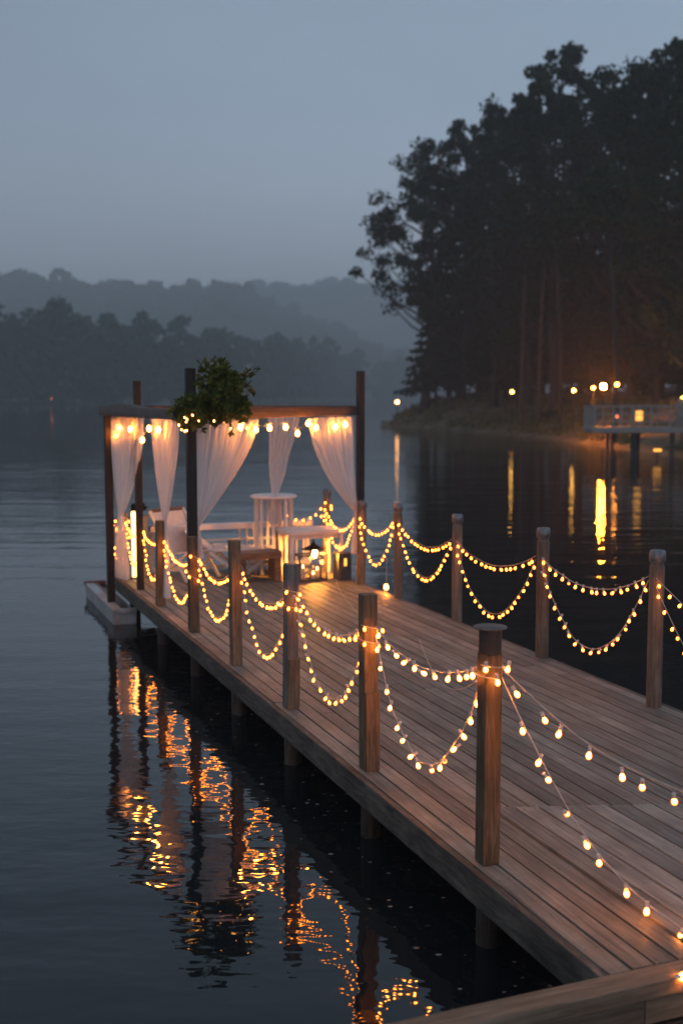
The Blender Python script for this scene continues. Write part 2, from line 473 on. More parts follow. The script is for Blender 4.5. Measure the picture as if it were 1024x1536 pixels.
# floating litter by the dock
lt = MB(); rg = random.Random(11)
for i in range(280):
    u = rg.uniform(-1.3, 5.5); v = -0.05 - abs(rg.gauss(0, 0.42)) + rg.uniform(0, 0.5)
    if rg.random() < 0.35: v = 2.6 + abs(rg.gauss(0, 0.5))
    c = W(v, u, -DZ); s = rg.uniform(0.003, 0.012); a = rg.uniform(0, PI)
    pts = []
    for k in range(5):
        t = a + 2 * PI * k / 5; rr = s * rg.uniform(0.6, 1.3)
        pts.append((c.x + rr * 1.5 * math.cos(t), c.y + rr * math.sin(t), 0.005 + rg.uniform(0, .003)))
    lt.add(pts, [(0, 1, 2, 3, 4)])
tag(lt.build('floating_leaf_litter', M['litter']), 'pale specks of leaf litter floating on dark water beside the dock', 'leaf litter', kind='stuff')

# ------------------------------------------------------------------ posts
trng = random.Random(77)
POST_G1 = 'square posts along the boat side of the dock'
POST_G2 = 'round posts along the wooded-shore side of the dock'


def square_post(u, h, label, mat='post', lap=False, v=0.0, w=0.088):
    t = empty('dock_post', W(v, u), dock=True, label=label, cat='post', group=POST_G1)
    t.rotation_euler = (trng.gauss(0, 0.008), trng.gauss(0, 0.008), ANG + trng.gauss(0, 0.05))
    mb = MB(); mb.box((0, 0, h / 2), (w, w, h)); mb.build('shaft', M[mat], t, 0.006)
    if lap:
        mb = MB(); mb.box((0.006, -w / 2 - 0.008, h * lap / 2), (w * 0.98, 0.016, h * lap)); mb.build('lapped_board', M['post'], t, 0.003)
    return t


t = empty('dock_post', W(0, 0), dock=True, label='tall square post with a flat disc cap at the dock corner facing the viewer', cat='post', group=POST_G1)
mb = MB(); mb.box((0, 0, 0.505), (0.088, 0.088, 1.01)); mb.build('shaft', M['post'], t, 0.006)
mb = MB(); mb.tube([(0, 0, 1.01), (0, 0, 1.125)], 0.0535, 24); mb.build('sleeve', M['band'], t, 0.002)
mb = MB(); mb.lathe([(0.06, 1.125), (0.077, 1.128), (0.079, 1.131), (0.077, 1.134), (0.0, 1.136)], n=32); mb.build('cap', M['cap'], t)
square_post(1.45, 1.05, 'square dark post next after the disc-capped post, boat side, with a lapped lower board', 'post', 0.45)
square_post(2.88, 1.03, 'gray weathered square post, third from the disc-capped post on the boat side', 'post_gray', 0.35)
square_post(4.25, 1.03, 'plain brown square post in front of the wooden bench, boat side', w=0.085)
square_post(5.64, 0.90, 'brown square post right at the foot of the tallest dark pavilion pole', w=0.085)
square_post(7.09, 0.90, 'brown square post below the slim tied curtain on the boat side', w=0.09)
t = square_post(-1.93, 1.02, 'square post just out of view beyond the timber rail, holding two bulb strings', v=0.73)
mb = MB(); mb.tube([(0, 0, 0.0), (0, 0, -1.2)], 0.06, 12); mb.build('pile', M['pile'], t)
square_post(9.02, 0.80, 'short square post beside the glowing tube at the far boat-side corner', v=-0.03)


def round_post(v, u, h, label, r=0.054, tilt=0.0):
    t = empty('dock_post', W(v, u), dock=True, label=label, cat='post', group=POST_G2)
    t.rotation_euler = (trng.gauss(0, 0.009), trng.gauss(0, 0.009), ANG + trng.uniform(0, 6))
    mb = MB(); mb.tube([(0, 0, -0.75), (0, 0, 0.2), (0.002, 0, h * 0.6), (0, 0, h - 0.11)], [r, r, r * 0.98, r * 0.96], 20); mb.build('shaft', M['round'], t)
    mb = MB(); mb.lathe([(r * 0.86, h - 0.11), (r * 0.86, h - 0.085), (r * 1.06, h - 0.078), (r * 1.08, h - 0.03), (r * 1.0, h - 0.006), (r * 0.9, h), (0, h + 0.002)], n=24)
    mb.build('cap', M['galv'], t)
    return t


VR = 2.535
round_post(2.40, 0.32, 1.12, 'round metal-capped post just out of view at the near end of the wooded-shore row')
round_post(2.41, 1.96, 1.12, 'round metal-capped post nearest to the viewer on the wooded-shore side'.replace('nearest to the viewer', 'where two light strings run out of view'))
round_post(2.475, 3.57, 1.10, 'round metal-capped post second in the wooded-shore row, coming from the viewer')
round_post(2.525, 5.23, 1.05, 'round metal-capped post third in the wooded-shore row, standing against plain dark water', 0.05)
round_post(2.51, 6.57, 1.04, 'round metal-capped post with one bright bulb low beside its foot', 0.05)
round_post(2.47, 7.57, 0.98, 'brown round post at the foot of the pavilion pole on the wooded-shore side', 0.055)
round_post(2.45, 8.64, 1.04, 'round post at the far corner of the dock, strings fanning from its top', 0.05)
round_post(1.98, 9.1, 0.98, 'slim round post on the far dock end beside the white bar table', 0.04)

# ------------------------------------------------------------------ bulbs and strings
def bulb_mesh(name, r, mat, n=10):
    mb = MB()
    prof = [(0.0, -1.55), (0.45, -1.45), (0.8, -1.1), (1.0, -0.55), (0.95, 0.0), (0.68, 0.55), (0.42, 0.9), (0.0, 1.0)]
    mb.lathe([(a * r, z * r) for a, z in prof], n=n)
    return mb.mesh(name, mat)


BM = bulb_mesh('bulb', 0.0128, BULB)
BMN = bulb_mesh('bulb', 0.0145, BULBN, 14)
RBM = bulb_mesh('bulb', 0.018, GLOBE, 14)
GM = bulb_mesh('globe_bulb', 0.026, GLOBE, 14)
sk = MB(); sk.tube([(0, 0, 0.014), (0, 0, 0.04)], 0.0085, 8); SK = sk.mesh('socket', M['socket'])
brng = random.Random(21)
STRING_G = 'bulb strings swagged between the dock posts'


def swag(A, B, sag, spacing, label, near=False, drop=0.0, ends=(0.03, 0.03), name='string_light', group=STRING_G, skew=0.0, wr=None, jit=0.006):
    """one hanging string: a wire and its bulbs, each bulb an object of its own"""
    A = Vector(A); B = Vector(B)
    N = 60; pts = []
    for i in range(N + 1):
        s = i / N
        p = A.lerp(B, s)
        q = s + skew * s * (1 - s)
        p.z -= 4 * sag * q * (1 - q)
        p.x += 0.004 * math.sin(s * 23 + A.x * 7); p.y += 0.004 * math.sin(s * 31 + A.y * 5)
        pts.append(p)
    root = empty(name, A, label=label, cat='string lights', group=group)
    mb = MB(); mb.tube([p - A for p in pts], wr or (0.0032 if near else 0.0028), 6); 
    if near is True:  # the second strand of the twisted pair
        mb.tube([p - A + Vector((0.004 * math.sin(i * 1.3), 0.004 * math.cos(i * 1.3), 0.004 * math.cos(i * 1.3 + 1))) for i, p in enumerate(pts)], 0.0025, 5)
    mb.build('wire', M['wire'], root)
    cum = [0.0]
    for a, b_ in zip(pts[:-1], pts[1:]): cum.append(cum[-1] + (b_ - a).length)
    Lt = cum[-1]
    n = max(2, int(round((Lt * (1 - ends[0] - ends[1])) / spacing)))
    for k in range(n + 1):
        d = Lt * (ends[0] + (1 - ends[0] - ends[1]) * k / n) + brng.uniform(-0.2, 0.2) * spacing
        d = min(max(d, 0.001), Lt - 0.001)
        i = max(j for j in range(N) if cum[j] <= d)
        f = (d - cum[i]) / max(1e-6, cum[i + 1] - cum[i])
        p = pts[i].lerp(pts[i + 1], f)
        tx, ty = brng.gauss(0, 0.4), brng.gauss(0, 0.4)
        rot = (tx, ty, 0)
        off = Vector((brng.uniform(-jit, jit), brng.uniform(-jit, jit), -0.03 - drop))
        b_ = obj('bulb', BMN if near is True else BM, root, p - A + off, rot)
        if near:
            obj('socket', SK, b_)
    return root


def Wp(v, u, z): return W(v, u, z)

# attach points: (v, u, z)
LP = [(0.0, 0.0, 0.945), (0.02, 1.45, 0.865), (0.03, 2.88, 0.84), (0.03, 4.25, 0.83), (0.03, 5.64, 0.73), (0.03, 7.09, 0.73), (0.03, 8.15, 0.70), (0.0, 9.02, 0.72)]
RP = [(2.35, 0.36, 0.88), (2.37, 1.96, 0.93), (2.43, 3.57, 0.86), (2.48, 5.23, 0.80), (2.47, 6.57, 0.86), (2.42, 7.57, 0.82), (2.40, 8.64, 0.84), (1.98, 9.05, 0.80)]
def shift(p, q, d=0.05):  # start a string at the face of the post, not in its heart
    a = Vector(p); b_ = Vector(q); t = (b_ - a); t.z = 0; t.normalize()
    return a + t * d
def span(p, q, su, sl, spu, spl, lu, ll, near=False, **k):
    a = shift(p, q); b_ = shift(q, p)
    swag(Wp(*a), Wp(*b_), su, spu, lu, near, **k)
    a2 = a - Vector((0, 0, 0.03)); b2 = b_ - Vector((0, 0, 0.06))
    swag(Wp(*a2), Wp(*b2), sl, spl, ll, near, **k)

P0 = (0.7, -1.9, 0.90)
swag(Wp(0.05, -0.03, 0.943), Wp(*P0), 0.31, 0.155, 'string of large clear-socket bulbs running from the disc-capped post out toward the viewer, upper one', True, drop=0.022, ends=(0.06, 0.02))
swag(Wp(0.045, -0.04, 0.90), Wp(0.7, -1.9, 0.69), 0.75, 0.138, 'bulb string looping low over the front boards from the disc-capped post, lower one', True, ends=(0.09, 0.02))
span(LP[0], LP[1], 0.13, 0.60, 0.125, 0.118, 'upper bulb string from the disc-capped post to the post with the lapped board', 'deep bulb string from the disc-capped post to the post with the lapped board', True)
span(LP[1], LP[2], 0.17, 0.56, 0.095, 0.095, 'upper bulb string between the lapped-board post and the gray square post', 'deep bulb string between the lapped-board post and the gray square post', near='mid')
span(LP[2], LP[3], 0.20, 0.55, 0.085, 0.085, 'upper bulb string between the gray square post and the post before the bench', 'deep bulb string between the gray square post and the post before the bench')
span(LP[3], LP[4], 0.18, 0.47, 0.075, 0.075, 'upper bulb string between the post before the bench and the tallest pole', 'deep bulb string between the post before the bench and the tallest pole')
span(LP[4], LP[5], 0.16, 0.50, 0.068, 0.068, 'upper bulb string between the tallest pole and the post under the slim curtain', 'deep bulb string between the tallest pole and the post under the slim curtain')
span(LP[5], LP[6], 0.10, 0.45, 0.065, 0.065, 'upper bulb string from the slim curtain post to the far thin pole', 'deep bulb string from the slim curtain post to the far thin pole')
span(LP[6], LP[7], 0.12, 0.42, 0.06, 0.06, 'upper bulb string from the far thin pole to the glowing tube', 'deep bulb string from the far thin pole to the glowing tube')
swag(Wp(-0.20, 8.80, 0.80), Wp(-0.02, 9.0, 0.72), 0.14, 0.05, 'short tangled bulb string between the corner pole and the glowing tube, upper loop', jit=0.03)
swag(Wp(-0.20, 8.80, 0.55), Wp(-0.02, 9.0, 0.60), 0.30, 0.05, 'short tangled bulb string between the corner pole and the glowing tube, lower loop', jit=0.04)
span(RP[0], RP[1], 0.20, 0.52, 0.11, 0.11, 'upper bulb string leaving the picture beyond the first round post on the wooded-shore side', 'deep bulb string leaving the picture beyond the first round post on the wooded-shore side')
span(RP[1], RP[2], 0.17, 0.60, 0.108, 0.108, 'upper bulb string between the first two round posts on the wooded-shore side', 'deep bulb string between the first two round posts on the wooded-shore side', near='mid')
span(RP[2], RP[3], 0.16, 0.56, 0.098, 0.092, 'upper bulb string between the second and third round posts on the wooded-shore side', 'deep bulb string between the second and third round posts on the wooded-shore side')
span(RP[3], RP[4], 0.17, 0.45, 0.08, 0.08, 'upper bulb string between the third round post and the one with the low bulb', 'deep bulb string between the third round post and the one with the low bulb')
span(RP[4], RP[5], 0.17, 0.47, 0.078, 0.078, 'upper bulb string from the low-bulb post to the pavilion pole', 'deep bulb string from the low-bulb post to the pavilion pole')
span(RP[5], RP[6], 0.22, 0.40, 0.07, 0.07, 'upper bulb string from the pavilion pole to the far corner post', 'deep bulb string from the pavilion pole to the far corner post')
swag(Wp(*RP[6]), Wp(*RP[7]), 0.16, 0.11, 'short bulb string across the far dock end behind the white bar table')
# strings wound round the posts they hang from
def wound(p, n, r, z0, z1, label, near=False):
    root = empty('string_light', Wp(p[0], p[1], 0), dock=True, label=label, cat='string lights', group='bulb strings wound round dock posts')
    pts = []
    for i in range(40):
        a = i / 39 * n * 2 * PI + 3.6; pts.append((r * math.cos(a), r * math.sin(a), z1 + (z0 - z1) * i / 39))
    mb = MB(); mb.tube(pts, 0.0028, 6); mb.build('wire', M['wire'], root)
    for i in range(2, 40, 5 if not near else 9):
        x, y, z = pts[i]
        b_ = obj('bulb', BMN if near else BM, root, (x * 1.22, y * 1.22, z - 0.01), (brng.uniform(-.4, .4), brng.uniform(-.4, .4), 0))
        if near: obj('socket', SK, b_)
wound((0, 0), 1.2, 0.068, 0.90, 0.965, 'bulbs wound round the disc-capped post just under its dark sleeve', True)
wound((0, 1.45), 1.3, 0.068, 0.76, 0.875, 'bulbs wound round the lapped-board post')
wound((0, 2.88), 1.6, 0.068, 0.68, 0.86, 'bulbs wound round the gray square post')
wound((0, 5.64), 1.5, 0.062, 0.45, 0.75, 'bulbs wound round the post at the tallest pavilion pole')
wound((-0.03, 9.02), 2.5, 0.066, 0.3, 0.78, 'bulbs wound round the short post by the glowing tube')
wound((2.45, 8.64), 1.5, 0.058, 0.55, 0.9, 'bulbs wound round the far corner post of the dock')
# low bulb beside the fourth round post, bulb on the front rail
t = empty('hanging_bulb', Wp(VR - 0.02, 6.93, 0.40), label='single bright bulb hanging low by the foot of a round post', cat='bulb')
mb = MB(); mb.tube([(0, 0, 0), (0.004, 0, -0.15), (0, 0, -0.30)], 0.003, 6); mb.build('wire', M['wire'], t)
obj('bulb', GM, t, (0, 0, -0.33))
t = empty('rail_bulb', Wp(0.16, -1.232, 0.0), dock=True, label='single lit bulb lying on the timber rail at the near dock end', cat='bulb')
mb = MB(); mb.tube([(0.02, 0, 0.03), (0.10, 0.005, 0.05), (0.3, 0.06, 0.035), (0.6, 0.05, 0.03)], 0.0032, 6); mb.build('wire', M['wire'], t)
b_ = obj('bulb', RBM, t, (0, 0, 0.012), (0.3, -1.2, 0)); obj('socket', SK, b_)
# loose cables on the deck
c = MB(); pts = [W(2.0 - 0.62 * (k / 24) ** 0.8 + 0.10 * math.sin(k / 24 * 3.2), 7.15 - 2.5 * k / 24, 0.006 + 0.14 * (1 - k / 24) ** 5) for k in range(25)]
c.tube(pts, 0.004, 6); tag(c.build('loose_cable', M['wire']), 'thin white cable curling on the boards beyond the lapped-board post', 'cable')
c = MB(); pts = [W(0.05 + 1.75 * k / 24, 0.05 + 4.5 * k / 24, 0.006 + 0.944 * (1 - k / 24) ** 2.2) for k in range(25)]
c.tube(pts, 0.0035, 6); tag(c.build('loose_cable', M['wire']), 'thin white cable sloping down to the boards from the disc-capped post', 'cable')

# ------------------------------------------------------------------ pavilion
TA, TB, TC, TD = (0.02, 5.76), (2.50, 7.66), (0.0, 8.15), (-0.22, 8.80)
pav = empty('pavilion', W(1.1, 7.3), dock=True, label='open timber pavilion of dark poles and beams at the dock end', cat='pavilion')
def pv(p, z): return Vector((p[0] - 1.1, p[1] - 7.3, z))
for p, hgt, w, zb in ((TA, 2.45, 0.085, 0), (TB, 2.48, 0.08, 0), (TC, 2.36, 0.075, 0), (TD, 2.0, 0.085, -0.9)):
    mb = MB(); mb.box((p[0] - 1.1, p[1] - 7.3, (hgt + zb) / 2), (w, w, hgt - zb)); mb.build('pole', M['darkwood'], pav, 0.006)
def beam(a, b_, z, w=0.05, h=0.105, ext=0.0, mat='beam'):
    A = Vector((a[0], a[1], 0)); B = Vector((b_[0], b_[1], 0)); L_ = (B - A).length
    ang = math.atan2(-(B - A).x, (B - A).y)
    mb = MB(); mb.box((0, 0, 0), (w, L_ + ext, h))
    o = mb.build('beam', M[mat], pav, 0.005)
    c_ = (A + B) / 2; o.location = (c_.x - 1.1, c_.y - 7.3, z); o.rotation_euler = (0, 0, ang)
    return o
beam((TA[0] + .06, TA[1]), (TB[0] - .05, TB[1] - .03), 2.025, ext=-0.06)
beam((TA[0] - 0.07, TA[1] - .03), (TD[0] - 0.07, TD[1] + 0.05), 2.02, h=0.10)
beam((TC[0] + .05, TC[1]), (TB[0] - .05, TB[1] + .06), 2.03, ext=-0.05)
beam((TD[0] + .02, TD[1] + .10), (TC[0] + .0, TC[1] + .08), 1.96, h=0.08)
# light fabric valance thrown over the side beam, peaking at the thin pole
va = MB(); n = 24
ptsv = []
for i in range(n + 1):
    s = i / n
    a = Vector((TA[0] - 0.115, TA[1] - .04, 0)).lerp(Vector((TD[0] - 0.10, TD[1] - 0.02, 0)), s)
    zt = 2.075 + 0.035 * math.exp(-((s - 0.72) / 0.18) ** 2)
    zb = 1.975 + 0.012 * math.sin(s * 40)
    for z, off in ((zb, 0.01 * math.sin(s * 55)), (zt - 0.01, 0), (zt, 0.045), (zt - .006, 0.14)):
        ptsv.append((a.x - 1.1 + off, a.y - 7.3, z))
for i in range(n):
    for j in range(3):
        va.f.append((i * 4 + j, i * 4 + j + 1, (i + 1) * 4 + j + 1, (i + 1) * 4 + j)); va.s.append(True)
va.v = ptsv
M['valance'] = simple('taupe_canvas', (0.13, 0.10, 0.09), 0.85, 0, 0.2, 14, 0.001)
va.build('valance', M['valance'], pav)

def curtain(top0, top1, G, k, label, tail=0.0, folds=9, amp=0.03, tailw=0.14, zt=1.955, seed=0, wG=0.035):
    rg = random.Random(seed)
    NS, NT = 96, 34
    t0 = W(*top0); t1 = W(*top1); g = W(*G)
    t0.z = t1.z = DZ + zt
    al = (t1 - t0); al.z = 0; al.normalize(); nr = Vector((-al.y, al.x, 0))
    ph = [rg.uniform(0, 6.28) for _ in range(6)]
    org = t0.copy()
    vs = []; rows = NT + 1
    def fold(s):
        return math.sin(2 * PI * folds * s + ph[0] + 0.9 * math.sin(5 * s + ph[1])) + 0.45 * math.sin(2 * PI * folds * 1.7 * s + ph[2])
    for j in range(NT + 1):
        t = j / NT; e = t ** k
        for i in range(NS + 1):
            s = i / NS
            p = t0.lerp(t1, s)
            x = p.lerp(g + al * (s - 0.5) * wG, e)
            x.z = p.z + (g.z - p.z) * t
            x = x + al * 0.014 * math.sin(5.0 * t + ph[3] + 2 * s) * math.sin(PI * t)
            a = 1.35 * amp * (1 - 0.72 * e) * (0.55 + 0.45 * min(1, t * 4))
            vs.append(x + nr * a * fold(s) - org)
    if tail > 0:
        NT2 = 14; rows += NT2
        for j in range(1, NT2 + 1):
            t = j / NT2; wd_ = wG + (tailw - wG) * math.sin(min(1, t * 1.6) * PI / 2)
            for i in range(NS + 1):
                s = i / NS
                x = g + al * (s - 0.5) * wd_; x.z = g.z - tail * t
                vs.append(x + nr * (0.01 + 0.02 * t) * fold(s) - org)
    fs = []
    for j in range(rows - 1):
        for i in range(NS):
            a = j * (NS + 1) + i
            fs.append((a, a + 1, a + NS + 2, a + NS + 1))
    o = MB(); o.add(vs, fs, True)
    r = o.build('curtain', M['curtain'], loc=org)
    tag(r, label, 'curtain', 'white sheer curtains of the pavilion')
    return r

curtain((-0.19, 8.72, 0), (0.02, 7.85, 0), (-0.12, 8.62, 0.82), 1.7, 'white sheer curtain tied to the far corner pole above the moored float', 0.76, 7, 0.03, 0.3, seed=1, wG=0.12)
curtain((0.03, 7.55, 0), (0.03, 6.25, 0), (0.05, 7.06, 0.90), 1.5, 'slim white sheer curtain tied to a post between thin pole and tallest pole', 0.80, 8, 0.03, 0.3, seed=2, wG=0.16)
curtain((0.10, 5.85, 0), (0.88, 6.38, 0), (0.09, 5.86, 0.96), 1.30, 'widest white sheer curtain sweeping back to the tallest pole below the greenery', 0.3, 9, 0.035, 0.1, seed=3)
curtain((1.44, 7.86, 0), (1.80, 7.78, 0), (1.74, 8.55, 0.98), 1.2, 'narrow white sheer curtain at the back, falling behind the white bar table', 0.35, 6, 0.03, 0.12, seed=4, wG=0.07)
curtain((1.60, 6.95, 0), (2.34, 7.50, 0), (2.42, 7.60, 0.86), 1.85, 'white sheer curtain pulled back to the pavilion pole on the wooded-shore side', 0.5, 8, 0.035, 0.12, seed=5)

# globe bulbs under the beams
def festoon(pts, label):
    A = Vector(W(*pts[0])); root = empty('globe_string', A, label=label, cat='string lights', group='globe strings under the pavilion beams')
    mb = MB(); path = []
    for a, b_ in zip(pts[:-1], pts[1:]):
        a = W(*a); b_ = W(*b_)
        for i in range(8):
            s = i / 8; p = a.lerp(b_, s); p.z += 0.05 - 0.06 * 4 * s * (1 - s) * 0.5; path.append(p - A)
    path.append(W(*pts[-1]) - A + Vector((0, 0, 0.05)))
    mb.tube(path, 0.003, 6); mb.build('wire', M['wire'], root)
    for p in pts:
        b_ = obj('globe_bulb', GM, root, W(*p) - A, (brng.uniform(-.2, .2), brng.uniform(-.2, .2), 0))
festoon([(-0.2, 8.95, 1.82), (-0.13, 8.72, 1.74), (-0.12, 8.55, 1.83), (-0.09, 8.1, 1.83), (-0.02, 7.80, 1.72), (-0.07, 7.2, 1.86), (-0.07, 6.75, 1.86)], 'globe bulb string under the pale side valance of the pavilion')
festoon([(0.56, 5.98, 1.90), (0.79, 6.22, 1.87), (0.98, 6.37, 1.88), (1.21, 6.55, 1.88), (1.39, 6.69, 1.81), (1.56, 6.83, 1.91), (1.68, 6.92, 1.86), (2.0, 7.17, 1.86), (2.17, 7.3, 1.88)], 'globe bulb string under the brown front beam of the pavilion')

# greenery on the beam
gr = empty('greenery', W(0.2, 5.72, 2.1), dock=True, label='bushy green leaf arrangement with tiny lights on the beam at the tallest pole', cat='greenery')
rgn = random.Random(8); lf = MB(); st = MB(); tips = []
def leaf(mb, p, d, s):
    d = d.normalized(); up = Vector((rgn.uniform(-1, 1), rgn.uniform(-1, 1), rgn.uniform(-.2, 1))).normalized()
    x = d.cross(up)
    if x.length < 1e-3: return
    x.normalize(); n_ = x.cross(d)
    w = s * 0.30
    vs = [p, p + d * s * .35 + x * w - n_ * .1 * s, p + d * s * .75 + x * w * .75 - n_ * .12 * s, p + d * s - n_ * .22 * s, p + d * s * .75 - x * w * .75 - n_ * .12 * s, p + d * s * .35 - x * w - n_ * .1 * s]
    mb.add(vs, [(0, 1, 2, 3), (0, 3, 4, 5)])
for i in range(300):
    if i < 225:
        c0 = Vector((0.10 + max(-.2, min(.2, rgn.gauss(0, 0.11))), rgn.gauss(-0.02, 0.08), 0.10 + max(-.20, min(.24, rgn.gauss(0, 0.13)))))
        d = Vector((rgn.gauss(0.0, 0.8), rgn.gauss(-0.1, 0.6), rgn.gauss(0.18, 0.75)))
        ln = rgn.uniform(0.07, 0.15) * (1.3 if rgn.random() < 0.08 else 1)
    else:
        c0 = Vector((rgn.uniform(-0.30, -0.14), rgn.gauss(-0.10, 0.05), rgn.uniform(-0.14, 0.02)))
        d = Vector((rgn.gauss(-0.15, 0.8), rgn.gauss(-0.1, 0.5), rgn.gauss(-0.2, 0.8)))
        ln = rgn.uniform(0.06, 0.14)
    d.normalize()
    e = c0 + d * ln - Vector((0, 0, 0.05 * ln))
    st.tube([c0, (c0 + e) / 2 + Vector((0, 0, 0.01)), e], 0.0025, 4)
    for k in range(14):
        s_ = rgn.uniform(0.1, 1.0); p = c0.lerp(e, s_)
        dd = d * 0.7 + Vector((rgn.uniform(-1, 1), rgn.uniform(-1, 1), rgn.uniform(-.8, .9)))
        leaf(lf, p, dd, rgn.uniform(0.035, 0.07))
lf.build('foliage', M['leaf'], gr); st.build('stems', M['stem'], gr)
fr = empty('fairy_lights', W(0.2, 5.72, 2.1), dock=True, label='tiny fairy lights threaded through the greenery on the pavilion beam', cat='fairy lights')
fb = MB(); fb.lathe([(0, -0.009), (0.0065, -0.005), (0.0075, 0.002), (0.004, 0.008), (0, 0.009)], n=8); FBM = fb.mesh('fairy_bulb', FAIRY)
fp = []
for i in range(13):
    if i < 9: fp.append(Vector((rgn.uniform(-0.36, -0.13), rgn.uniform(-0.26, -0.16), rgn.uniform(-0.26, -0.08))))
    else: fp.append(Vector((rgn.uniform(-0.05, 0.38), rgn.uniform(-0.32, -0.16), rgn.uniform(-0.22, -0.06))))
fw = MB(); fw.tube(sorted(fp, key=lambda p: p.x), 0.0012, 4); fw.build('wire', M['stem'], fr)
for p in fp: obj('fairy_bulb', FBM, fr, p)

# ------------------------------------------------------------------ furniture at the dock end
t = empty('bar_table', W(1.80, 8.78), dock=True, label='tall white round bar table with slatted legs at the dock end', cat='table')
mb = MB(); mb.lathe([(0.0, 0.935), (0.27, 0.935), (0.29, 0.945), (0.29, 0.962), (0.275, 0.972), (0, 0.972)], n=36); mb.build('table_top', M['white'], t)
for k_ in range(9):
    a = 2 * PI * k_ / 9 + 0.2; mb = MB(); mb.bar((0.23 * math.cos(a), 0.23 * math.sin(a), 0), (0.23 * math.cos(a), 0.23 * math.sin(a), 0.934), 0.036, 0.024, (math.cos(a), math.sin(a), 0)); mb.build('leg', M['white'], t, 0.003)
for zr in (0.12,):
    mb = MB(); mb.lathe([(0.245, zr), (0.255, zr), (0.255, zr + 0.03), (0.245, zr + 0.03), (0.245, zr)], n=32); mb.build('ring', M['white'], t)

t = empty('white_railing', W(0.35, 9.12), dock=True, label='white railing with thin balusters along the far end of the dock', cat='railing')
mb = MB(); mb.box((1.02, 0, 0.57), (2.1, 0.13, 0.07)); mb.build('top_rail', M['white'], t, 0.004)
mb = MB(); mb.box((1.02, 0.02, 0.395), (2.1, 0.04, 0.03)); mb.build('middle_rail', M['white'], t, 0.003)
mb = MB(); mb.box((1.02, 0.02, 0.06), (2.1, 0.04, 0.05)); mb.build('bottom_rail', M['white'], t, 0.003)
for k_ in range(10):
    mb = MB(); mb.box((1.12 + k_ * 0.095, 0.045, 0.31), (0.024, 0.016, 0.44)); mb.build('baluster', M['white'], t)
for x in (0.0, 2.04):
    mb = MB(); mb.box((x, 0.09, 0.31), (0.06, 0.05, 0.62)); mb.build('rail_post', M['white'], t, 0.003)

t = empty('white_table', W(2.12, 8.32), dock=True, label='low white table with a lamp hanging beneath its top', cat='table')
mb = MB(); mb.box((0, 0, 0.565), (0.72, 0.52, 0.045)); mb.build('table_top', M['white'], t, 0.005)
mb = MB(); mb.box((0, -0.20, 0.515), (0.62, 0.025, 0.05)); mb.box((0, 0.20, 0.515), (0.62, 0.025, 0.05)); mb.build('apron', M['white'], t, 0.002)
for x, y in ((-0.32, -0.22), (-0.32, 0.22), (0.31, 0.22), (0.31, -0.22)):
    mb = MB(); mb.box((x, y, 0.271), (0.045, 0.045, 0.542)); mb.build('leg', M['white'], t, 0.003)

LBM = bulb_mesh('bulb', 0.034, glow('lit_lamp_bulb', (1700, 580, 70), (100, 26, 2)), 14)
t = empty('hanging_lamp', W(2.12, 8.22, 0.54), dock=True, label='dark cone-shaded lamp hanging lit under the low white table', cat='lamp')
mb = MB(); mb.tube([(0, 0, 0), (0, 0, -0.13)], 0.012, 10); mb.build('stem', M['black'], t)
mb = MB(); mb.lathe([(0.02, -0.11), (0.035, -0.135), (0.085, -0.165), (0.15, -0.19), (0.145, -0.192), (0.08, -0.17), (0.03, -0.142), (0.02, -0.11)], n=28); mb.build('lamp_shade', M['black'], t)
obj('bulb', LBM, t, (0.01, -0.02, -0.235))

t = empty('glass_lantern', W(2.02, 8.06), dock=True, label='square glass lantern box on the deck under the low white table', cat='lantern')
g_, gnt, gout = newmat('lantern_glass')
gb = nd(gnt, 'ShaderNodeBsdfGlossy', i_Roughness=0.05); gt = nd(gnt, 'ShaderNodeBsdfTransparent'); gm = nd(gnt, 'ShaderNodeMixShader'); gf = nd(gnt, 'ShaderNodeFresnel', i_IOR=1.5)
gnt.links.new(gf.outputs[0], gm.inputs[0]); gnt.links.new(gt.outputs[0], gm.inputs[1]); gnt.links.new(gb.outputs[0], gm.inputs[2]); gnt.links.new(gm.outputs[0], gout.inputs['Surface'])
mb = MB()
for x in (-0.17, 0.17):
    for y in (-0.1, 0.1): mb.box((x, y, 0.15), (0.018, 0.018, 0.30))
for z in (0.009, 0.308):
    for y in (-0.1, 0.1): mb.box((0, y, z), (0.36, 0.02, 0.018))
    for x in (-0.17, 0.17): mb.box((x, 0, z), (0.02, 0.18, 0.018))
mb.build('frame', M['slate'], t, 0.001)
for y in (-0.1, 0.1):
    mb = MB(); mb.box((0, y, 0.16), (0.322, 0.004, 0.28)); mb.build('pane', g_, t)
for i, (x, y, hh) in enumerate(((-0.09, 0.0, 0.13), (0.03, -0.02, 0.05), (0.10, 0.03, 0.09))):
    c_ = empty('candle', W(2.02 + x, 8.06 + y, 0.022), dock=True, label=['tallest cream candle inside the glass lantern box', 'shortest cream candle inside the glass lantern box', 'middle-height cream candle inside the glass lantern box'][i], cat='candle', group='candles in the glass lantern')
    mb = MB(); mb.lathe([(0.03, 0), (0.03, hh - .004), (0.026, hh), (0.004, hh - .006), (0, hh - .006)], n=16); mb.build('wax', M['wax'], c_)
    mb = MB(); mb.lathe([(0, hh - .004), (0.007, hh + .008), (0.008, hh + .016), (0.004, hh + .032), (0, hh + .042)], n=10); mb.build('flame', FLAME, c_)

t = empty('slate_planter', W(2.40, 7.98), dock=True, label='dark slate box with a lit slot standing beside the glass lantern', cat='box')
mb = MB(); mb.box((0, 0, 0.165), (0.16, 0.20, 0.33)); mb.build('body', M['slate'], t, 0.005)
mb = MB(); mb.box((0, -0.103, 0.22), (0.035, 0.005, 0.09)); mb.build('lit_slot', WINLIT, t)

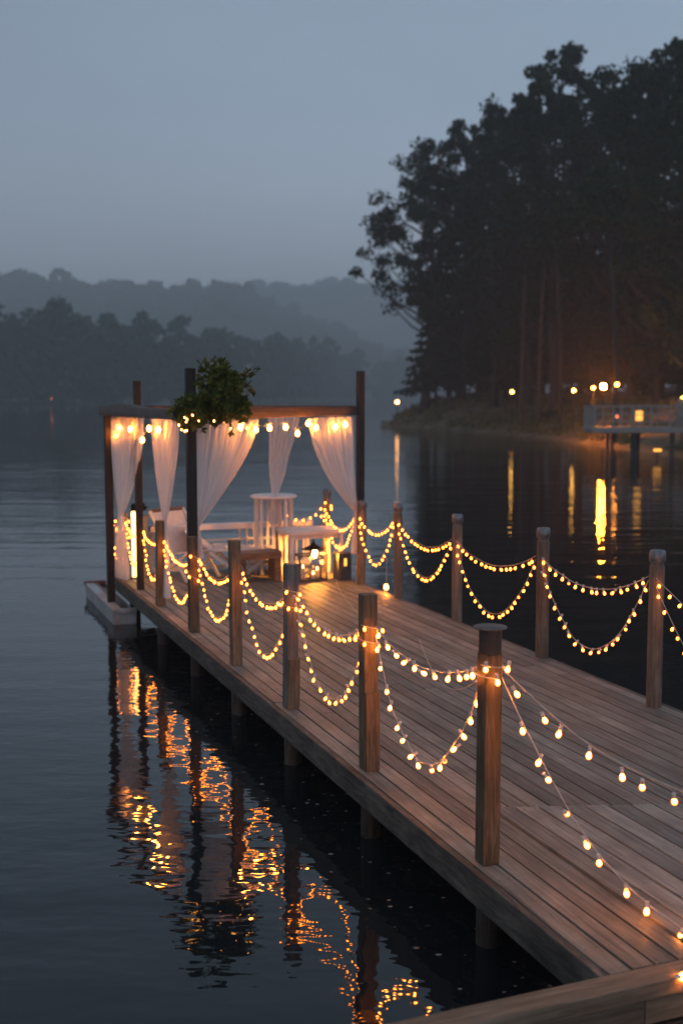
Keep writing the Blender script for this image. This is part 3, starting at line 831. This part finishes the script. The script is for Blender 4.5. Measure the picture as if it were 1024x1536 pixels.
t = empty('bench', W(1.42, 8.24), dock=True, label='small low brown wooden bench with square legs in front of white furniture', cat='bench')
mb = MB(); mb.box((0, 0, 0.315), (0.52, 0.28, 0.085)); mb.build('seat', M['bench'], t, 0.006)
for x in (-0.215, 0.215):
    mb = MB(); mb.box((x, 0, 0.136), (0.08, 0.26, 0.271)); mb.build('leg', M['bench'], t, 0.005)

t = empty('deck_chair', W(0.74, 8.75), rz=ANG + R(28), label='white canvas deck chair with leaning back behind the tallest pole', cat='chair')
mb = MB(); mb.bar((0, 0.18, 0.30), (0, 0.42, 0.78), 0.48, 0.012, (0, -1, .5)); mb.build('backrest', M['cloth'], t, 0.004)
mb = MB(); mb.bar((0, -0.30, 0.36), (0, 0.19, 0.29), 0.48, 0.012); mb.build('seat', M['cloth'], t, 0.004)
mb = MB(); mb.bar((-.26, 0.44, 0.80), (.26, 0.44, 0.80), 0.035, 0.045); mb.build('top_bar', M['bench'], t, 0.003)
for x in (-0.26, 0.26):
    mb = MB(); mb.bar((x, 0.44, 0.80), (x, -0.22, 0.0), 0.03, 0.035); mb.build('rear_frame', M['white'], t, 0.002)
    mb = MB(); mb.bar((x + .031 * (1 if x > 0 else -1), -0.32, 0.37), (x + .031 * (1 if x > 0 else -1), 0.34, 0.0), 0.03, 0.035); mb.build('front_frame', M['white'], t, 0.002)

t = empty('lounge_chair', W(1.22, 8.72), rz=ANG + R(75), label='white folding lounger with crossed legs between deck chair and bar table', cat='chair')
mb = MB(); mb.bar((0, -0.55, 0.30), (0, 0.20, 0.34), 0.5, 0.015); mb.build('seat', M['cloth'], t, 0.004)
mb = MB(); mb.bar((0, 0.22, 0.34), (0, 0.55, 0.58), 0.5, 0.015); mb.build('backrest', M['cloth'], t, 0.004)
for x in (-0.27, 0.27):
    mb = MB(); mb.bar((x, -0.5, 0.31), (x, -0.1, 0.0), 0.03, 0.04); mb.build('leg', M['white'], t, 0.002)
    mb = MB(); mb.bar((x, 0.25, 0.33), (x, -0.18, 0.0), 0.028, 0.04); mb.build('leg', M['white'], t, 0.002)
    mb = MB(); mb.bar((x, -0.56, 0.315), (x, 0.21, 0.355), 0.03, 0.03); mb.build('side_bar', M['white'], t, 0.002)

t = empty('pedestal', W(0.20, 9.10), dock=True, label='gray square pedestal by the glowing tube, small dark plant on it', cat='pedestal')
mb = MB(); mb.box((0, 0, 0.36), (0.15, 0.15, 0.72)); mb.build('column', M['pot'], t, 0.006)
mb = MB(); mb.box((0, 0, 0.735), (0.20, 0.20, 0.03)); mb.build('slab', M['pot'], t, 0.004)
t = empty('potted_plant', W(0.17, 9.10, 0.751), dock=True, label='small dark leafy plant in a pot on the gray pedestal', cat='plant')
mb = MB(); mb.lathe([(0.04, 0), (0.055, 0.07), (0.06, 0.075), (0.05, 0.07), (0, 0.068)], n=16); mb.build('pot', M['slate'], t)
mb = MB()
for i in range(90):
    d = Vector((rgn.gauss(0, 1), rgn.gauss(0, 1), rgn.uniform(0.1, 1.2))); leaf(mb, Vector((0, 0, 0.07)) + d * 0.03 * rgn.random(), d, rgn.uniform(0.05, 0.10))
mb.build('leaves', M['oak'], t)

t = empty('tube_lamp', W(0.085, 8.93), dock=True, label='bright upright glowing tube lamp at the far boat-side corner', cat='lamp')
mb = MB(); mb.lathe([(0.05, 0), (0.05, 0.015), (0.03, 0.02), (0, 0.02)], n=18); mb.build('base', M['black'], t)
mb = MB(); mb.lathe([(0.0, 0.021), (0.026, 0.022), (0.026, 0.80), (0.02, 0.815), (0, 0.818)], n=16); mb.build('tube', TUBE, t)

# ------------------------------------------------------------------ moored boat
t = empty('moored_float', W(-0.23, 9.25, -DZ - 0.06), dock=True, label='low gray-white flat float with a brown top and red far edge, moored against the dock', cat='float')
mb = MB()
y0, y1 = -0.95, 1.05; x0, x1 = -0.03, 0.20
# hull shell (outer sides taper below)
def ring(y, wl, wr, zb, zt): return [(wl, y, zt), (wl + 0.006, y, zb), (wr, y, zb), (wr, y, zt)]
hs = [ring(y0, -0.06, 0.205, -0.06, 0.20), ring(y0 + 0.5, -0.06, 0.205, -0.08, 0.20), ring(0.5, -0.06, 0.205, -0.06, 0.20), ring(y1, -0.06, 0.205, -0.06, 0.205)]
for r_ in hs: mb.v += r_; 
for i in range(3):
    for j in range(3): mb.f.append((i * 4 + j, i * 4 + j + 1, (i + 1) * 4 + j + 1, (i + 1) * 4 + j)); mb.s.append(False)
mb.f.append((0, 3, 2, 1)); mb.s.append(False)
mb.f.append((12, 13, 14, 15)); mb.s.append(False)
mb.build('hull_block', M['boatwhite'], t)
mb = MB(); mb.box((-0.015, 0.03, 0.222), (0.115, 1.98, 0.04)); mb.build('edge_slab', M['boatwhite'], t, 0.006)
mb = MB(); mb.box((0.11, y0 - 0.004, 0.216), (0.192, 0.07, 0.05)); mb.build('end_slab', M['boatwhite'], t, 0.006)
mb = MB(); mb.box((0.115, 0.02, 0.17), (0.185, 1.86, 0.02)); mb.build('floor', M['boatin'], t)
mb = MB(); mb.box((0.06, y1 - 0.01, 0.232), (0.28, 0.08, 0.06)); mb.box((0.055, 0.55, 0.226), (0.06, 0.9, 0.03)); mb.build('red_edge', M['boatred'], t, 0.005)

c = MB(); pts = [W(-0.115, 8.36 + 0.02, -0.23 + 0.02)] + [W(-0.115 + 0.06 * k / 14, 8.36 - 0.5 * k / 14, -0.21 - 0.10 * 4 * (k / 14) * (1 - k / 14) * 0.6 + 0.11 * k / 14) for k in range(1, 15)]
M['rope'] = simple('worn_rope', (0.32, 0.28, 0.22), 0.9, 0, 0.2, 60, 0.001)
c.tube(pts, 0.007, 8); tag(c.build('mooring_rope', M['rope']), 'slack mooring rope tying the gray-white float to the dock edge', 'rope')

# ------------------------------------------------------------------ wooded shore (terrain)
shore = [(20.5, -13), (19.5, 10), (17.6, 28), (15.6, 40), (14.6, 47), (13.6, 58), (12.2, 70), (9.6, 82), (5.6, 91), (2.9, 95.5), (5.0, 99), (14, 106), (34, 118), (90, 130)]
def sdist(x, y):
    """signed distance to the shoreline, positive inland"""
    best = 1e9; sgn = 1
    for (ax, ay), (bx_, by_) in zip(shore[:-1], shore[1:]):
        ex, ey = bx_ - ax, by_ - ay
        s = max(0, min(1, ((x - ax) * ex + (y - ay) * ey) / (ex * ex + ey * ey)))
        ddx, ddy = x - ax - s * ex, y - ay - s * ey
        d = math.hypot(ddx, ddy)
        if d < best - 1e-9:
            best = d; sgn = 1 if (ex * ddy - ey * ddx) < 0 else -1
    return best * sgn
from mathutils import noise as mn
def ground(x, y):
    d = sdist(x, y)
    nz = mn.noise(Vector((x * 0.16, y * 0.16, 3))) * 0.45 + mn.noise(Vector((x * 0.6, y * 0.6, 8))) * 0.12
    if d < 0: return max(-0.7, d * 0.25)
    return 0.03 + 1.1 * math.exp(-((x - 9) ** 2 + (y - 93) ** 2) / 30.0) * min(1, d / 3) + min(d, 1.2) * 0.45 + max(0, min(d - 1.2, 7)) * 0.24 + max(0, d - 10) * 0.11 + nz * min(1, d / 2.0)
gx = [0 + i * 1.0 for i in range(46)] + [46 + i * 6 for i in range(11)]
gy = [-13 + i * 1.5 for i in range(98)]
vs = [(x, y, ground(x, y)) for y in gy for x in gx]; nx = len(gx)
fs = [(j * nx + i, j * nx + i + 1, (j + 1) * nx + i + 1, (j + 1) * nx + i) for j in range(len(gy) - 1) for i in range(nx - 1)
      if max(vs[j * nx + i][2], vs[j * nx + i + 1][2], vs[(j + 1) * nx + i][2], vs[(j + 1) * nx + i + 1][2]) > -0.69]
M['bank'] = simple('bank_earth', (0.13, 0.105, 0.065), 0.9, 0, 0.45, 0.8, 0.03, 0.2)
mb = MB(); mb.add(vs, fs, True); tag(mb.build('shore_bank', M['bank']), kind='structure')

# grass along the bank
nrg = np.random.default_rng(5)
def quads(P, D, Wd, N):
    """N leaf quads at points P with half axes D, Wd -> mesh arrays"""
    V = np.empty((N, 4, 3)); V[:, 0] = P - D - Wd * .6; V[:, 1] = P + Wd - D * .1; V[:, 2] = P + D + Wd * .3; V[:, 3] = P - Wd + D * .15
    return V.reshape(-1, 3)
def quad_mesh(name, V, mat):
    me = bpy.data.meshes.new(name); n = len(V)
    me.vertices.add(n); me.vertices.foreach_set('co', V.astype(np.float32).ravel())
    me.loops.add(n); me.loops.foreach_set('vertex_index', np.arange(n, dtype=np.int32))
    me.polygons.add(n // 4); me.polygons.foreach_set('loop_start', np.arange(0, n, 4, dtype=np.int32))
    me.materials.append(mat); me.update(calc_edges=True); me.validate()
    return me
gp = []
while len(gp) < 9000:
    x = nrg.uniform(2, 30); y = nrg.uniform(38, 100); d = sdist(x, y)
    if 0.3 < d < 13 and mn.noise(Vector((x * .3, y * .3, 1))) > -0.25:
        gp.append((x, y, ground(x, y) + 0.08))
gp = np.array(gp); n = len(gp)
D = nrg.normal(0, 1, (n, 3)) * [0.06, 0.06, 0]; D[:, 2] = nrg.uniform(0.12, 0.34, n); Wd = nrg.normal(0, 1, (n, 3)) * [0.09, 0.09, 0.0]
o = obj('shore_grass', quad_mesh('shore_grass', quads(gp, D, Wd, n), M['grass']))
tag(o, 'rough dark grass growing over the wooded shore bank', 'grass', kind='stuff')

# ------------------------------------------------------------------ trees
def rand_dirs(n, rng):
    v = rng.normal(0, 1, (n, 3)); return v / np.linalg.norm(v, axis=1, keepdims=True)
def leaf_cloud(centers, radii, per, size, rng, flat=0.75):
    P = []
    for c_, r_ in zip(centers, radii):
        d = rand_dirs(per, rng) * (rng.uniform(0, 1, (per, 1)) ** 0.45) * r_
        d[:, 2] *= flat
        P.append(c_ + d)
    P = np.concatenate(P); n = len(P)
    a = rand_dirs(n, rng); b_ = np.cross(a, rand_dirs(n, rng)); b_ /= np.linalg.norm(b_, axis=1, keepdims=True) + 1e-9
    s = rng.uniform(0.6, 1.3, (n, 1)) * size
    return quads(P, a * s, b_ * s * 0.7, n)
def broadleaf(seed, H=20.0, Rr=4.6, low=0.34, ncl=95, per=74, size=0.17, top=1.0):
    rng = np.random.default_rng(seed); cs = []; rs = []
    ph = rng.uniform(0, 6.28, 4)
    while len(cs) < ncl:
        t = rng.uniform(0, 1); z = H * (low + (1 - low) * t)
        env = math.sin(PI * (0.12 + 0.86 * t) ** 0.8) ** 0.75
        a = rng.uniform(0, 2 * PI)
        env *= 1 + 0.22 * math.sin(3 * a + ph[0] + 5 * t) + 0.15 * math.sin(5 * a + ph[1] - 9 * t)
        rr = min(Rr * env * math.sqrt(rng.uniform(0.12, 1.0)), Rr * 0.98)
        cs.append((rr * math.cos(a), rr * math.sin(a), z)); rs.append(rng.uniform(0.45, 1.0) * Rr / 4.6)
    cs = np.array(cs); me = quad_mesh('crown', leaf_cloud(cs, rs, per, size, rng), M['oak'])
    tr = MB(); pts = []; 
    bx_, by_ = rng.uniform(-.5, .5, 2)
    for i in range(9):
        t = i / 8; pts.append((bx_ * math.sin(t * 3) , by_ * math.sin(t * 2.5), -0.6 + (H * 0.9 + .6) * t))
    tr.tube(pts, [0.34 * (1 - 0.82 * i / 8) * H / 20 + (0.12 if i == 0 else 0) for i in range(9)], 10)
    far_ = np.argsort(-np.hypot(cs[:, 0], cs[:, 1]))[:22]; idx = list(far_) + list(rng.choice(len(cs), 18, replace=False))
    for i in idx:
        c_ = cs[i]; zb = max(H * low * 0.7, c_[2] - 0.5 * math.hypot(c_[0], c_[1]) - rng.uniform(0.6, 2.2)); tt = (zb + .6) / (H * .9 + .6)
        p0 = Vector((bx_ * math.sin(tt * 3), by_ * math.sin(tt * 2.5), zb)); p2 = Vector(c_); p1 = p0.lerp(p2, .5) + Vector((0, 0, -0.3))
        tr.tube([p0, p1, p2], [0.10, 0.065, 0.02], 6)
    return me, tr.mesh('trunk', M['bark'])
def conifer(seed, H=9.0, Rr=2.8, per=60, size=0.16):
    rng = np.random.default_rng(seed); cs = []; rs = []
    for lvl in range(13):
        t = lvl / 12; z = H * (0.20 + 0.77 * t); rad = Rr * (1 - t) ** 0.8 * (0.85 + 0.3 * rng.uniform())
        nb = max(2, int(8 * (1 - t) + 2))
        for k_ in range(nb):
            a = 2 * PI * k_ / nb + rng.uniform(-.4, .4)
            for f in (0.35, 0.7, 1.0):
                rr = rad * f * rng.uniform(.8, 1.1); cs.append((rr * math.cos(a), rr * math.sin(a), z - 0.25 * rr + rng.normal(0, .1))); rs.append(0.30 + 0.30 * (1 - t))
    me = quad_mesh('crown', leaf_cloud(np.array(cs), rs, 26, size, rng, 0.4), M['fir'])
    tr = MB(); tr.tube([(0, 0, -0.6), (0.05, 0, H * .4), (0, 0, H * .97)], [0.17, 0.11, 0.02], 8)
    return me, tr.mesh('trunk', M['bark'])
B1 = broadleaf(1, low=0.18, ncl=120); B2 = broadleaf(2, 20, 4.4, 0.26, 112); B3 = broadleaf(3, 20, 4.9, 0.12, 130); BOver = broadleaf(14, 20, 5.0, 0.40, 118, 78, 0.15)
F1 = conifer(5); F2 = conifer(6, 9, 2.4)
Bsh = broadleaf(9, 20, 7.5, 0.06, 70, 70, 0.5)
TREES = 'trees of the wooded shore'
def px_at(px, y): return (px - 512) / 1700.0 * y
def tree(kind, px, y, top_py, rs, rz, label, name='broadleaf_tree', cat='tree', dxm=0.0):
    x = px_at(px, y) * 1.0; zg = ground(x, y)
    ztop = 2.62 + y * (593 - top_py - (26 if kind[2] != 'F' else 0)) / 1700.0
    base = {'F': 9.0}.get(kind[2], 20.0)
    s = (ztop - zg) / base
    r_ = empty(name, (x, y, zg), rz, label, cat, TREES)
    obj('crown', kind[0], r_).scale = (rs, rs, s); obj('trunk', kind[1], r_).scale = (min(rs, 1.3), min(rs, 1.3), s)
    return r_
KB1, KB2, KB3, KO = B1 + ('B',), B2 + ('B',), B3 + ('B',), BOver + ('B',)
KF1, KF2, KS = F1 + ('F',), F2 + ('F',), Bsh + ('S',)
tall = [
    (KO, 634, 93, 205, 1.12, 0.3, 'tall broadleaf tree at the tip of the wood, airy crown leaning over the lake'),
    (KB2, 690, 92, 172, 0.95, 1.9, 'tall dark tree next inland from the airy leaning one at the point'),
    (KO, 674, 97, 240, 0.72, 4.0, 'shorter full tree tucked behind the airy leaning one at the point'),
    (KB3, 738, 88, 150, 0.95, 2.7, 'broad dark tree third along the skyline from the point'),
    (KB1, 790, 85, 98, 1.0, 0.8, 'tall tree with a notched crown below the big rounded skyline peak'),
    (KB2, 832, 82, 66, 1.05, 5.1, 'tree forming the big rounded peak of the wooded skyline'),
    (KO, 893, 80, 100, 1.0, 3.3, 'gappy tree in the dip just past the big rounded skyline peak'),
    (KB3, 945, 76, 92, 0.95, 1.2, 'dark tree between the gappy dip and the rising far end of skyline'),
    (KB2, 985, 72, 62, 0.95, 4.4, 'tall tree rising on the skyline above the lit pier'),
    (KB1, 1030, 68, 32, 0.95, 2.2, 'tallest tree on the wooded shore, cut by the picture edge'),
    (KB3, 1090, 62, 20, 0.95, 0.4, 'big tree just past the picture edge beyond the tallest one'),
    (KB3, 720, 101, 215, 1.1, 5.5, 'back-row tree filling the gap behind the third skyline tree'),
    (KB1, 775, 98, 165, 1.1, 3.9, 'back-row tree behind the notched-crown tree'),
    (KB3, 835, 95, 135, 1.1, 1.7, 'back-row tree behind the big rounded skyline peak'),
    (KB3, 905, 92, 150, 1.1, 2.9, 'back-row tree closing the dip in the wooded skyline'),
    (KB1, 975, 88, 120, 1.1, 0.2, 'back-row tree behind the trees above the lit pier'),
    (KB3, 1050, 84, 90, 1.1, 4.9, 'back-row tree behind the tallest shore tree'),
]
for a in tall: tree(*a)
low = [
    (KF1, 652, 93, 440, 0.95, 0.5, 'low dark conifer reaching out over the water under the leaning tree', 'conifer_tree'),
    (KF2, 684, 95, 425, 1.1, 2.0, 'low conifer just inland of the one reaching over the water', 'conifer_tree'),
    (KF1, 715, 96, 380, 1.3, 4.1, 'conifer behind the yellow-green shore lamp', 'conifer_tree'),
    (KF2, 760, 94, 390, 1.5, 1.1, 'conifer rising right above the yellow-green shore lamp', 'conifer_tree'),
    (KF1, 812, 91, 360, 1.3, 3.0, 'conifer between the yellow-green lamp and the white lamp', 'conifer_tree'),
    (KF2, 868, 88, 370, 1.5, 5.0, 'conifer standing above the white shore lamp', 'conifer_tree'),
    (KF1, 940, 84, 350, 1.4, 0.9, 'conifer behind the lit bare trunk by the lamps', 'conifer_tree'),
    (KF2, 990, 79, 380, 1.4, 2.6, 'conifer behind the railings of the lit pier', 'conifer_tree'),
    (KF1, 1040, 72, 340, 1.3, 4.2, 'conifer at the picture edge behind the pier hut', 'conifer_tree'),
    (KS, 735, 97, 470, 0.42, 0.6, 'dense understory tree under the back row beyond the yellow-green lamp', 'understory_tree'),
    (KS, 800, 94, 450, 0.45, 1.6, 'dense understory tree under the notched-crown tree', 'understory_tree'),
    (KS, 870, 90, 440, 0.45, 2.6, 'dense understory tree above the white lamp', 'understory_tree'),
    (KS, 940, 86, 430, 0.45, 3.6, 'dense understory tree above the brightest lamp', 'understory_tree'),
    (KS, 1015, 80, 420, 0.45, 4.6, 'dense understory tree above the lit pier', 'understory_tree'),
    (KS, 1085, 74, 400, 0.45, 5.6, 'dense understory tree past the picture edge', 'understory_tree'),
]
for a in low: tree(*a)
# shrubs on the point and bank
for i, (px, y, tp, s, lab) in enumerate([(602, 95.5, 615, 0.10, 'small dark shrub out on the tip of the point'), (640, 94, 604, 0.14, 'dark shrub on the point below the conifer'),
        (700, 90, 592, 0.16, 'dark shrub on the bank left of the yellow-green lamp'.replace('left of', 'on the point side of')), (828, 76, 590, 0.16, 'dark shrub on the bank beside the white lamp'),
        (968, 66, 585, 0.16, 'dark shrub on the bank behind the pier railing')]):
    tree(KS, px, y, tp, s, i * 1.3, lab, 'shrub', 'shrub')
# bare trunks seen under the crowns
for (px, y, tp, lean, lab) in [(920, 58.5, 430, -0.6, 'tall bare trunk lit amber by the lamp fixed to it'), (838, 72, 420, -0.6, 'pale bare trunk behind the white shore lamp'),
                               (806, 74, 450, 0.3, 'dim bare trunk next to the pale bare one'), (780, 76, 470, 0.2, 'dim bare trunk beside the yellow-green shore lamp')]:
    x = px_at(px, y); zg = ground(x, y); zt = 2.62 + y * (593 - tp) / 1700 + 4
    t = empty('bare_tree', (x, y, zg), 0, lab, 'tree', TREES)
    mb = MB(); hgt = zt - zg
    mb.tube([(0, 0, -0.4), (0, 0, hgt * .3), (lean * .4, 0.1, hgt * .65), (lean, 0.2, hgt)], [0.15, 0.12, 0.10, 0.06], 10)
    mb.build('trunk', M['bark'], t)
    rng2 = np.random.default_rng(int(px)); cs = [(lean + rng2.normal(0, 1.3), rng2.normal(0, 1.0), hgt + rng2.normal(0.3, 1.0)) for _ in range(14)]
    obj('crown', quad_mesh('crown', leaf_cloud(np.array(cs), [0.9] * 14, 60, 0.19, rng2), M['oak']), t)

# ------------------------------------------------------------------ shore lamps
LG = 'lamps along the wooded shore'
def lamp(px, py, y, r, mat, label, pole=True):
    x = px_at(px, y); z = 2.62 + (593 - py) / 1700 * y; zg = ground(x, y)
    t = empty('shore_lamp', (x, y, zg), 0, label, 'lamp', LG)
    hgt = z - zg
    if pole:
        mb = MB(); mb.tube([(0, 0, -0.2), (0, 0, hgt - r)], 0.035, 8); mb.build('lamp_post', M['black'], t)
        mb = MB(); mb.lathe([(r * .5, hgt - r * 1.25), (r * .55, hgt - r * .9), (r * .3, hgt - r * .85), (0, hgt - r * .85)], n=12); mb.build('collar', M['black'], t)
    mb = MB(); mb.lathe([(math.sin(PI * i / 8) * r, hgt - math.cos(PI * i / 8) * r) for i in range(9)], n=16); mb.build('globe', mat, t)
lamp(595, 603, 95.0, 0.15, LAMPO, 'lone dim orange globe lamp out on the tip of the point')
lamp(766, 588, 74, 0.10, LAMPY, 'yellow-green globe lamp standing apart in the middle of the bank')
lamp(858, 586, 66, 0.105, LAMPY, 'pale yellow globe lamp next to the cluster of three')
lamp(887, 582, 62, 0.08, LAMPW, 'small globe lamp just beside the brightest lamp, toward the point')
lamp(902, 580, 60, 0.145, LAMPB, 'brightest amber lamp on the shore with a wide glow')
lamp(922, 577, 58, 0.09, LAMPW, 'globe lamp mounted in front of the amber-lit trunk')
lamp(1021, 600, 50.5, 0.14, LAMPY, 'yellow lamp half cut by the picture edge above the pier hut')

# ------------------------------------------------------------------ far pier
pr = empty('lit_pier', (13.2, 46.6, 0), 0, 'pale railed pier on dark piles below the shore lamps', 'pier')
mb = MB(); mb.box((0, 0, 1.22), (6.2, 1.9, 0.22)); mb.build('pier_deck', M['pierwhite'], pr, 0.02)
for x, y, r_ in [(-2.45, -.7, .06), (-2.0, .4, .06), (-1.4, -.7, .12), (-0.9, .5, .07), (0.15, -.7, .10), (1.5, -.7, .10), (2.6, -.7, .1), (0.6, .8, .07)]:
    mb = MB(); mb.tube([(x, y, -1.2), (x, y, 1.11)], r_, 10); mb.build('pile', M['pile'], pr)
for yy in (-0.9, 0.9):
    mb = MB()
    for i in range(9): mb.box((-3.05 + i * 0.76, yy, 1.75), (0.07, 0.07, 0.85))
    mb.box((0, yy, 2.18), (6.2, 0.1, 0.06)); mb.box((0, yy, 1.85), (6.2, 0.03, 0.03)); mb.box((0, yy, 1.55), (6.2, 0.03, 0.03))
    for i in range(44): mb.box((-3.0 + i * 0.14, yy, 1.75), (0.014, 0.014, 0.8))
    mb.build('railing', M['pierwhite'], pr)
mb = MB()
mb.box((-3.06, 0, 2.18), (0.08, 1.7, 0.06))
for i in range(14): mb.box((-3.06, -0.8 + i * 0.12, 1.75), (0.022, 0.022, 0.8))
mb.build('end_railing', M['pierwhite'], pr)
t = empty('pier_lantern', (12.05, 46.2, 1.335), 0, 'square amber-lit lantern standing on the pier deck behind its railing', 'lantern')
mb = MB()
for x in (-.2, .2):
    for y in (-.2, .2): mb.box((x, y, 0.34), (0.05, 0.05, 0.68))
mb.box((0, 0, 0.71), (0.52, 0.52, 0.06)); mb.box((0, 0, 0.2), (0.36, 0.36, 0.04)); mb.build('frame', M['pierwhite'], t)
mb = MB(); mb.box((0, 0, 0.46), (0.26, 0.26, 0.40)); mb.build('lit_glass', WINLIT, t)
t = empty('pier_hut', (14.5, 46.6, 1.335), 0, 'small pale boarded hut at the end of the pier, lit amber', 'hut')
mb = MB(); mb.box((0, 0, 0.55), (1.3, 1.2, 1.1)); mb.build('wall', M['pierwhite'], t, 0.01)
mb = MB(); mb.box((0, -.05, 1.14), (1.5, 1.4, 0.07)); mb.build('roof', M['slate'], t, 0.01)
mb = MB(); mb.box((-0.15, -0.603, 0.62), (0.5, 0.01, 0.45)); mb.build('window', WINLIT, t)
t = empty('pile_lamp', (12.72, 45.7, 0.42), 0, 'small orange lit lamp low under the pier between two piles', 'lamp')
mb = MB(); mb.box((0, 0, 0), (0.30, 0.08, 0.10)); mb.build('lit_glass', WINLIT, t)
mb = MB(); mb.tube([(0, 0.07, -1.4), (0, 0.07, 0.12)], 0.03, 8); mb.build('stake', M['pile'], t)
t = empty('red_lamp', (11.15, 46.1, 1.335), 0, 'tiny red marker lamp on the pier deck beside the lantern', 'lamp')
mb = MB(); mb.tube([(0, 0, 0), (0, 0, 0.36)], 0.02, 8); mb.build('stake', M['black'], t)
mb = MB(); mb.lathe([(0.0, 0.361), (0.05, 0.38), (0.06, 0.42), (0.04, 0.48), (0, 0.49)], n=10); mb.build('globe', glow('red_lamp_glass', (3, 0.7, 0.3), (2, 0.4, 0.15)), t)

# ------------------------------------------------------------------ far hills and woods
FAR = 2.0      # the far side of the lake is laid out in units of 2 m
def far_shore(x):
    return 148 + 5 * math.sin(x * 0.021) + 3 * math.sin(x * 0.07) + 190 / (1 + math.exp(-(x + 8) / 9.0))
def hill(x, y):
    e = y - far_shore(x)
    if e < 0: return max(-0.6, e * 0.1)
    fac = 1.0 if x < -45 else max(0.2, 1 - (x + 45) / 85)
    near = max(0.0, min(y - 340, 170)) * 0.245 * fac * min(1, e / 20) + (2.5 * math.sin(x * 0.03) if y > 470 else 0)
    farz = 60.0 * max(0.0, min(1.0, (y - 600) / 120)) + (2.0 * math.sin(x * 0.022 + 1) if y > 650 else 0)
    z = 0.1 + max(near, farz)
    return z + 1.2 * mn.noise(Vector((x * .03, y * .03, 0)))
gx = [-360 + i * 8 for i in range(81)]; gy = [132 + i * 8 for i in range(78)]
vs = [(x, y, hill(x, y)) for y in gy for x in gx]; nx = len(gx)
fs = [(j * nx + i, j * nx + i + 1, (j + 1) * nx + i + 1, (j + 1) * nx + i) for j in range(len(gy) - 1) for i in range(nx - 1)]
M['hill'] = simple('hill_earth', (0.04, 0.045, 0.028), 0.95, 0, 0.3, 0.1)
mb = MB(); mb.add(vs, fs, True); o = tag(mb.build('far_hills', M['hill']), kind='structure'); o.scale = (FAR, FAR, FAR)

def wood_mass(name, spots, seed, per, size, label):
    rng = np.random.default_rng(seed); Vs = []
    for (x, y, hgt, rr) in spots:
        z0 = hill(x, y); ncl = 44; cs = []; rs = []
        for k_ in range(ncl):
            t = rng.uniform(0, 1); a = rng.uniform(0, 6.28)
            env = math.sin(PI * (0.15 + 0.83 * t)) ** 0.6
            r_ = rr * env * math.sqrt(rng.uniform(.1, 1))
            cs.append((x + r_ * math.cos(a), y + r_ * math.sin(a), z0 + hgt * (0.08 + 0.85 * t))); rs.append(rr * rng.uniform(.26, .40))
        Vs.append(leaf_cloud(np.array(cs), rs, per, size, rng, 0.8))
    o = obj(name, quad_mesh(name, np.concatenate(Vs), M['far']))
    o.scale = (FAR, FAR, FAR)
    tag(o, label, 'woods', kind='stuff')
rg = random.Random(3)
sp = []
x = -125.0
while x < 6:
    y = far_shore(x) + rg.uniform(2, 6)
    hh = 14.2 * rg.uniform(0.8, 1.08)
    sp.append((x, y, hh, rg.uniform(3.0, 4.4))); x += rg.uniform(2.8, 4.8)
for i in range(120):
    x = rg.uniform(-130, 90); y = far_shore(x) + rg.uniform(6, 34); sp.append((x, y, rg.uniform(9, 13), rg.uniform(3.0, 4.6)))
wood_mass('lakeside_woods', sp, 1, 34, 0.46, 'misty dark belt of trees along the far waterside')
sp = []
while len(sp) < 170:
    y = rg.uniform(430, 500); x = rg.uniform(-0.38, 0.14) * y
    sp.append((x, y, rg.uniform(8, 13), rg.uniform(4.4, 6.6)))
x = -190
while x < 50:
    y = rg.uniform(500, 514); sp.append((x, y, rg.uniform(9, 14), rg.uniform(5.0, 7.6))); x += rg.uniform(4.5, 8.0)
x = -130
while x < 110:
    y = rg.uniform(712, 735); sp.append((x, y, rg.uniform(8, 14), rg.uniform(6, 9))); x += rg.uniform(4, 8)
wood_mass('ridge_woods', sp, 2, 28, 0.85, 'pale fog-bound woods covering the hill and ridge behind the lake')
# faint red light on the far shore
t = empty('far_lamp', (-37.4 * FAR, 147 * FAR, 0.3), 0, 'faint red light on the far misty shore', 'lamp')
mb = MB(); mb.tube([(0, 0, -0.5), (0, 0, 1.3)], 0.05, 6); mb.build('lamp_post', M['black'], t)
mb = MB(); mb.lathe([(0.0, 1.3), (0.16, 1.4), (0.18, 1.5), (0.1, 1.62), (0, 1.65)], n=10); mb.build('globe', glow('far_red_glass', (2.2, 0.5, 0.3), (1.6, 0.35, 0.2)), t)

# ------------------------------------------------------------------ haze
hz, hnt, hout = newmat('evening_haze')
vol = nd(hnt, 'ShaderNodeVolumePrincipled')
vol.inputs['Color'].default_value = (0.94, 0.955, 0.96, 1); vol.inputs['Density'].default_value = 0.00128; vol.inputs['Anisotropy'].default_value = 0.25
hnt.links.new(vol.outputs[0], hout.inputs['Volume'])
mb = MB(); mb.box((-80, 770, 76), (1440, 1580, 158))
tag(mb.build('haze', hz), 'pale evening haze over the lake', 'haze', kind='stuff')

# ------------------------------------------------------------------ render settings
S.view_settings.view_transform = 'Standard'; S.view_settings.look = 'None'; S.view_settings.exposure = 0; S.view_settings.gamma = 1
cy = S.cycles
cy.max_bounces = 8; cy.diffuse_bounces = 2; cy.glossy_bounces = 3; cy.transmission_bounces = 4; cy.transparent_max_bounces = 12; cy.volume_bounces = 1
cy.use_denoising = True; cy.sample_clamp_indirect = 6.0
cy.use_light_tree = True
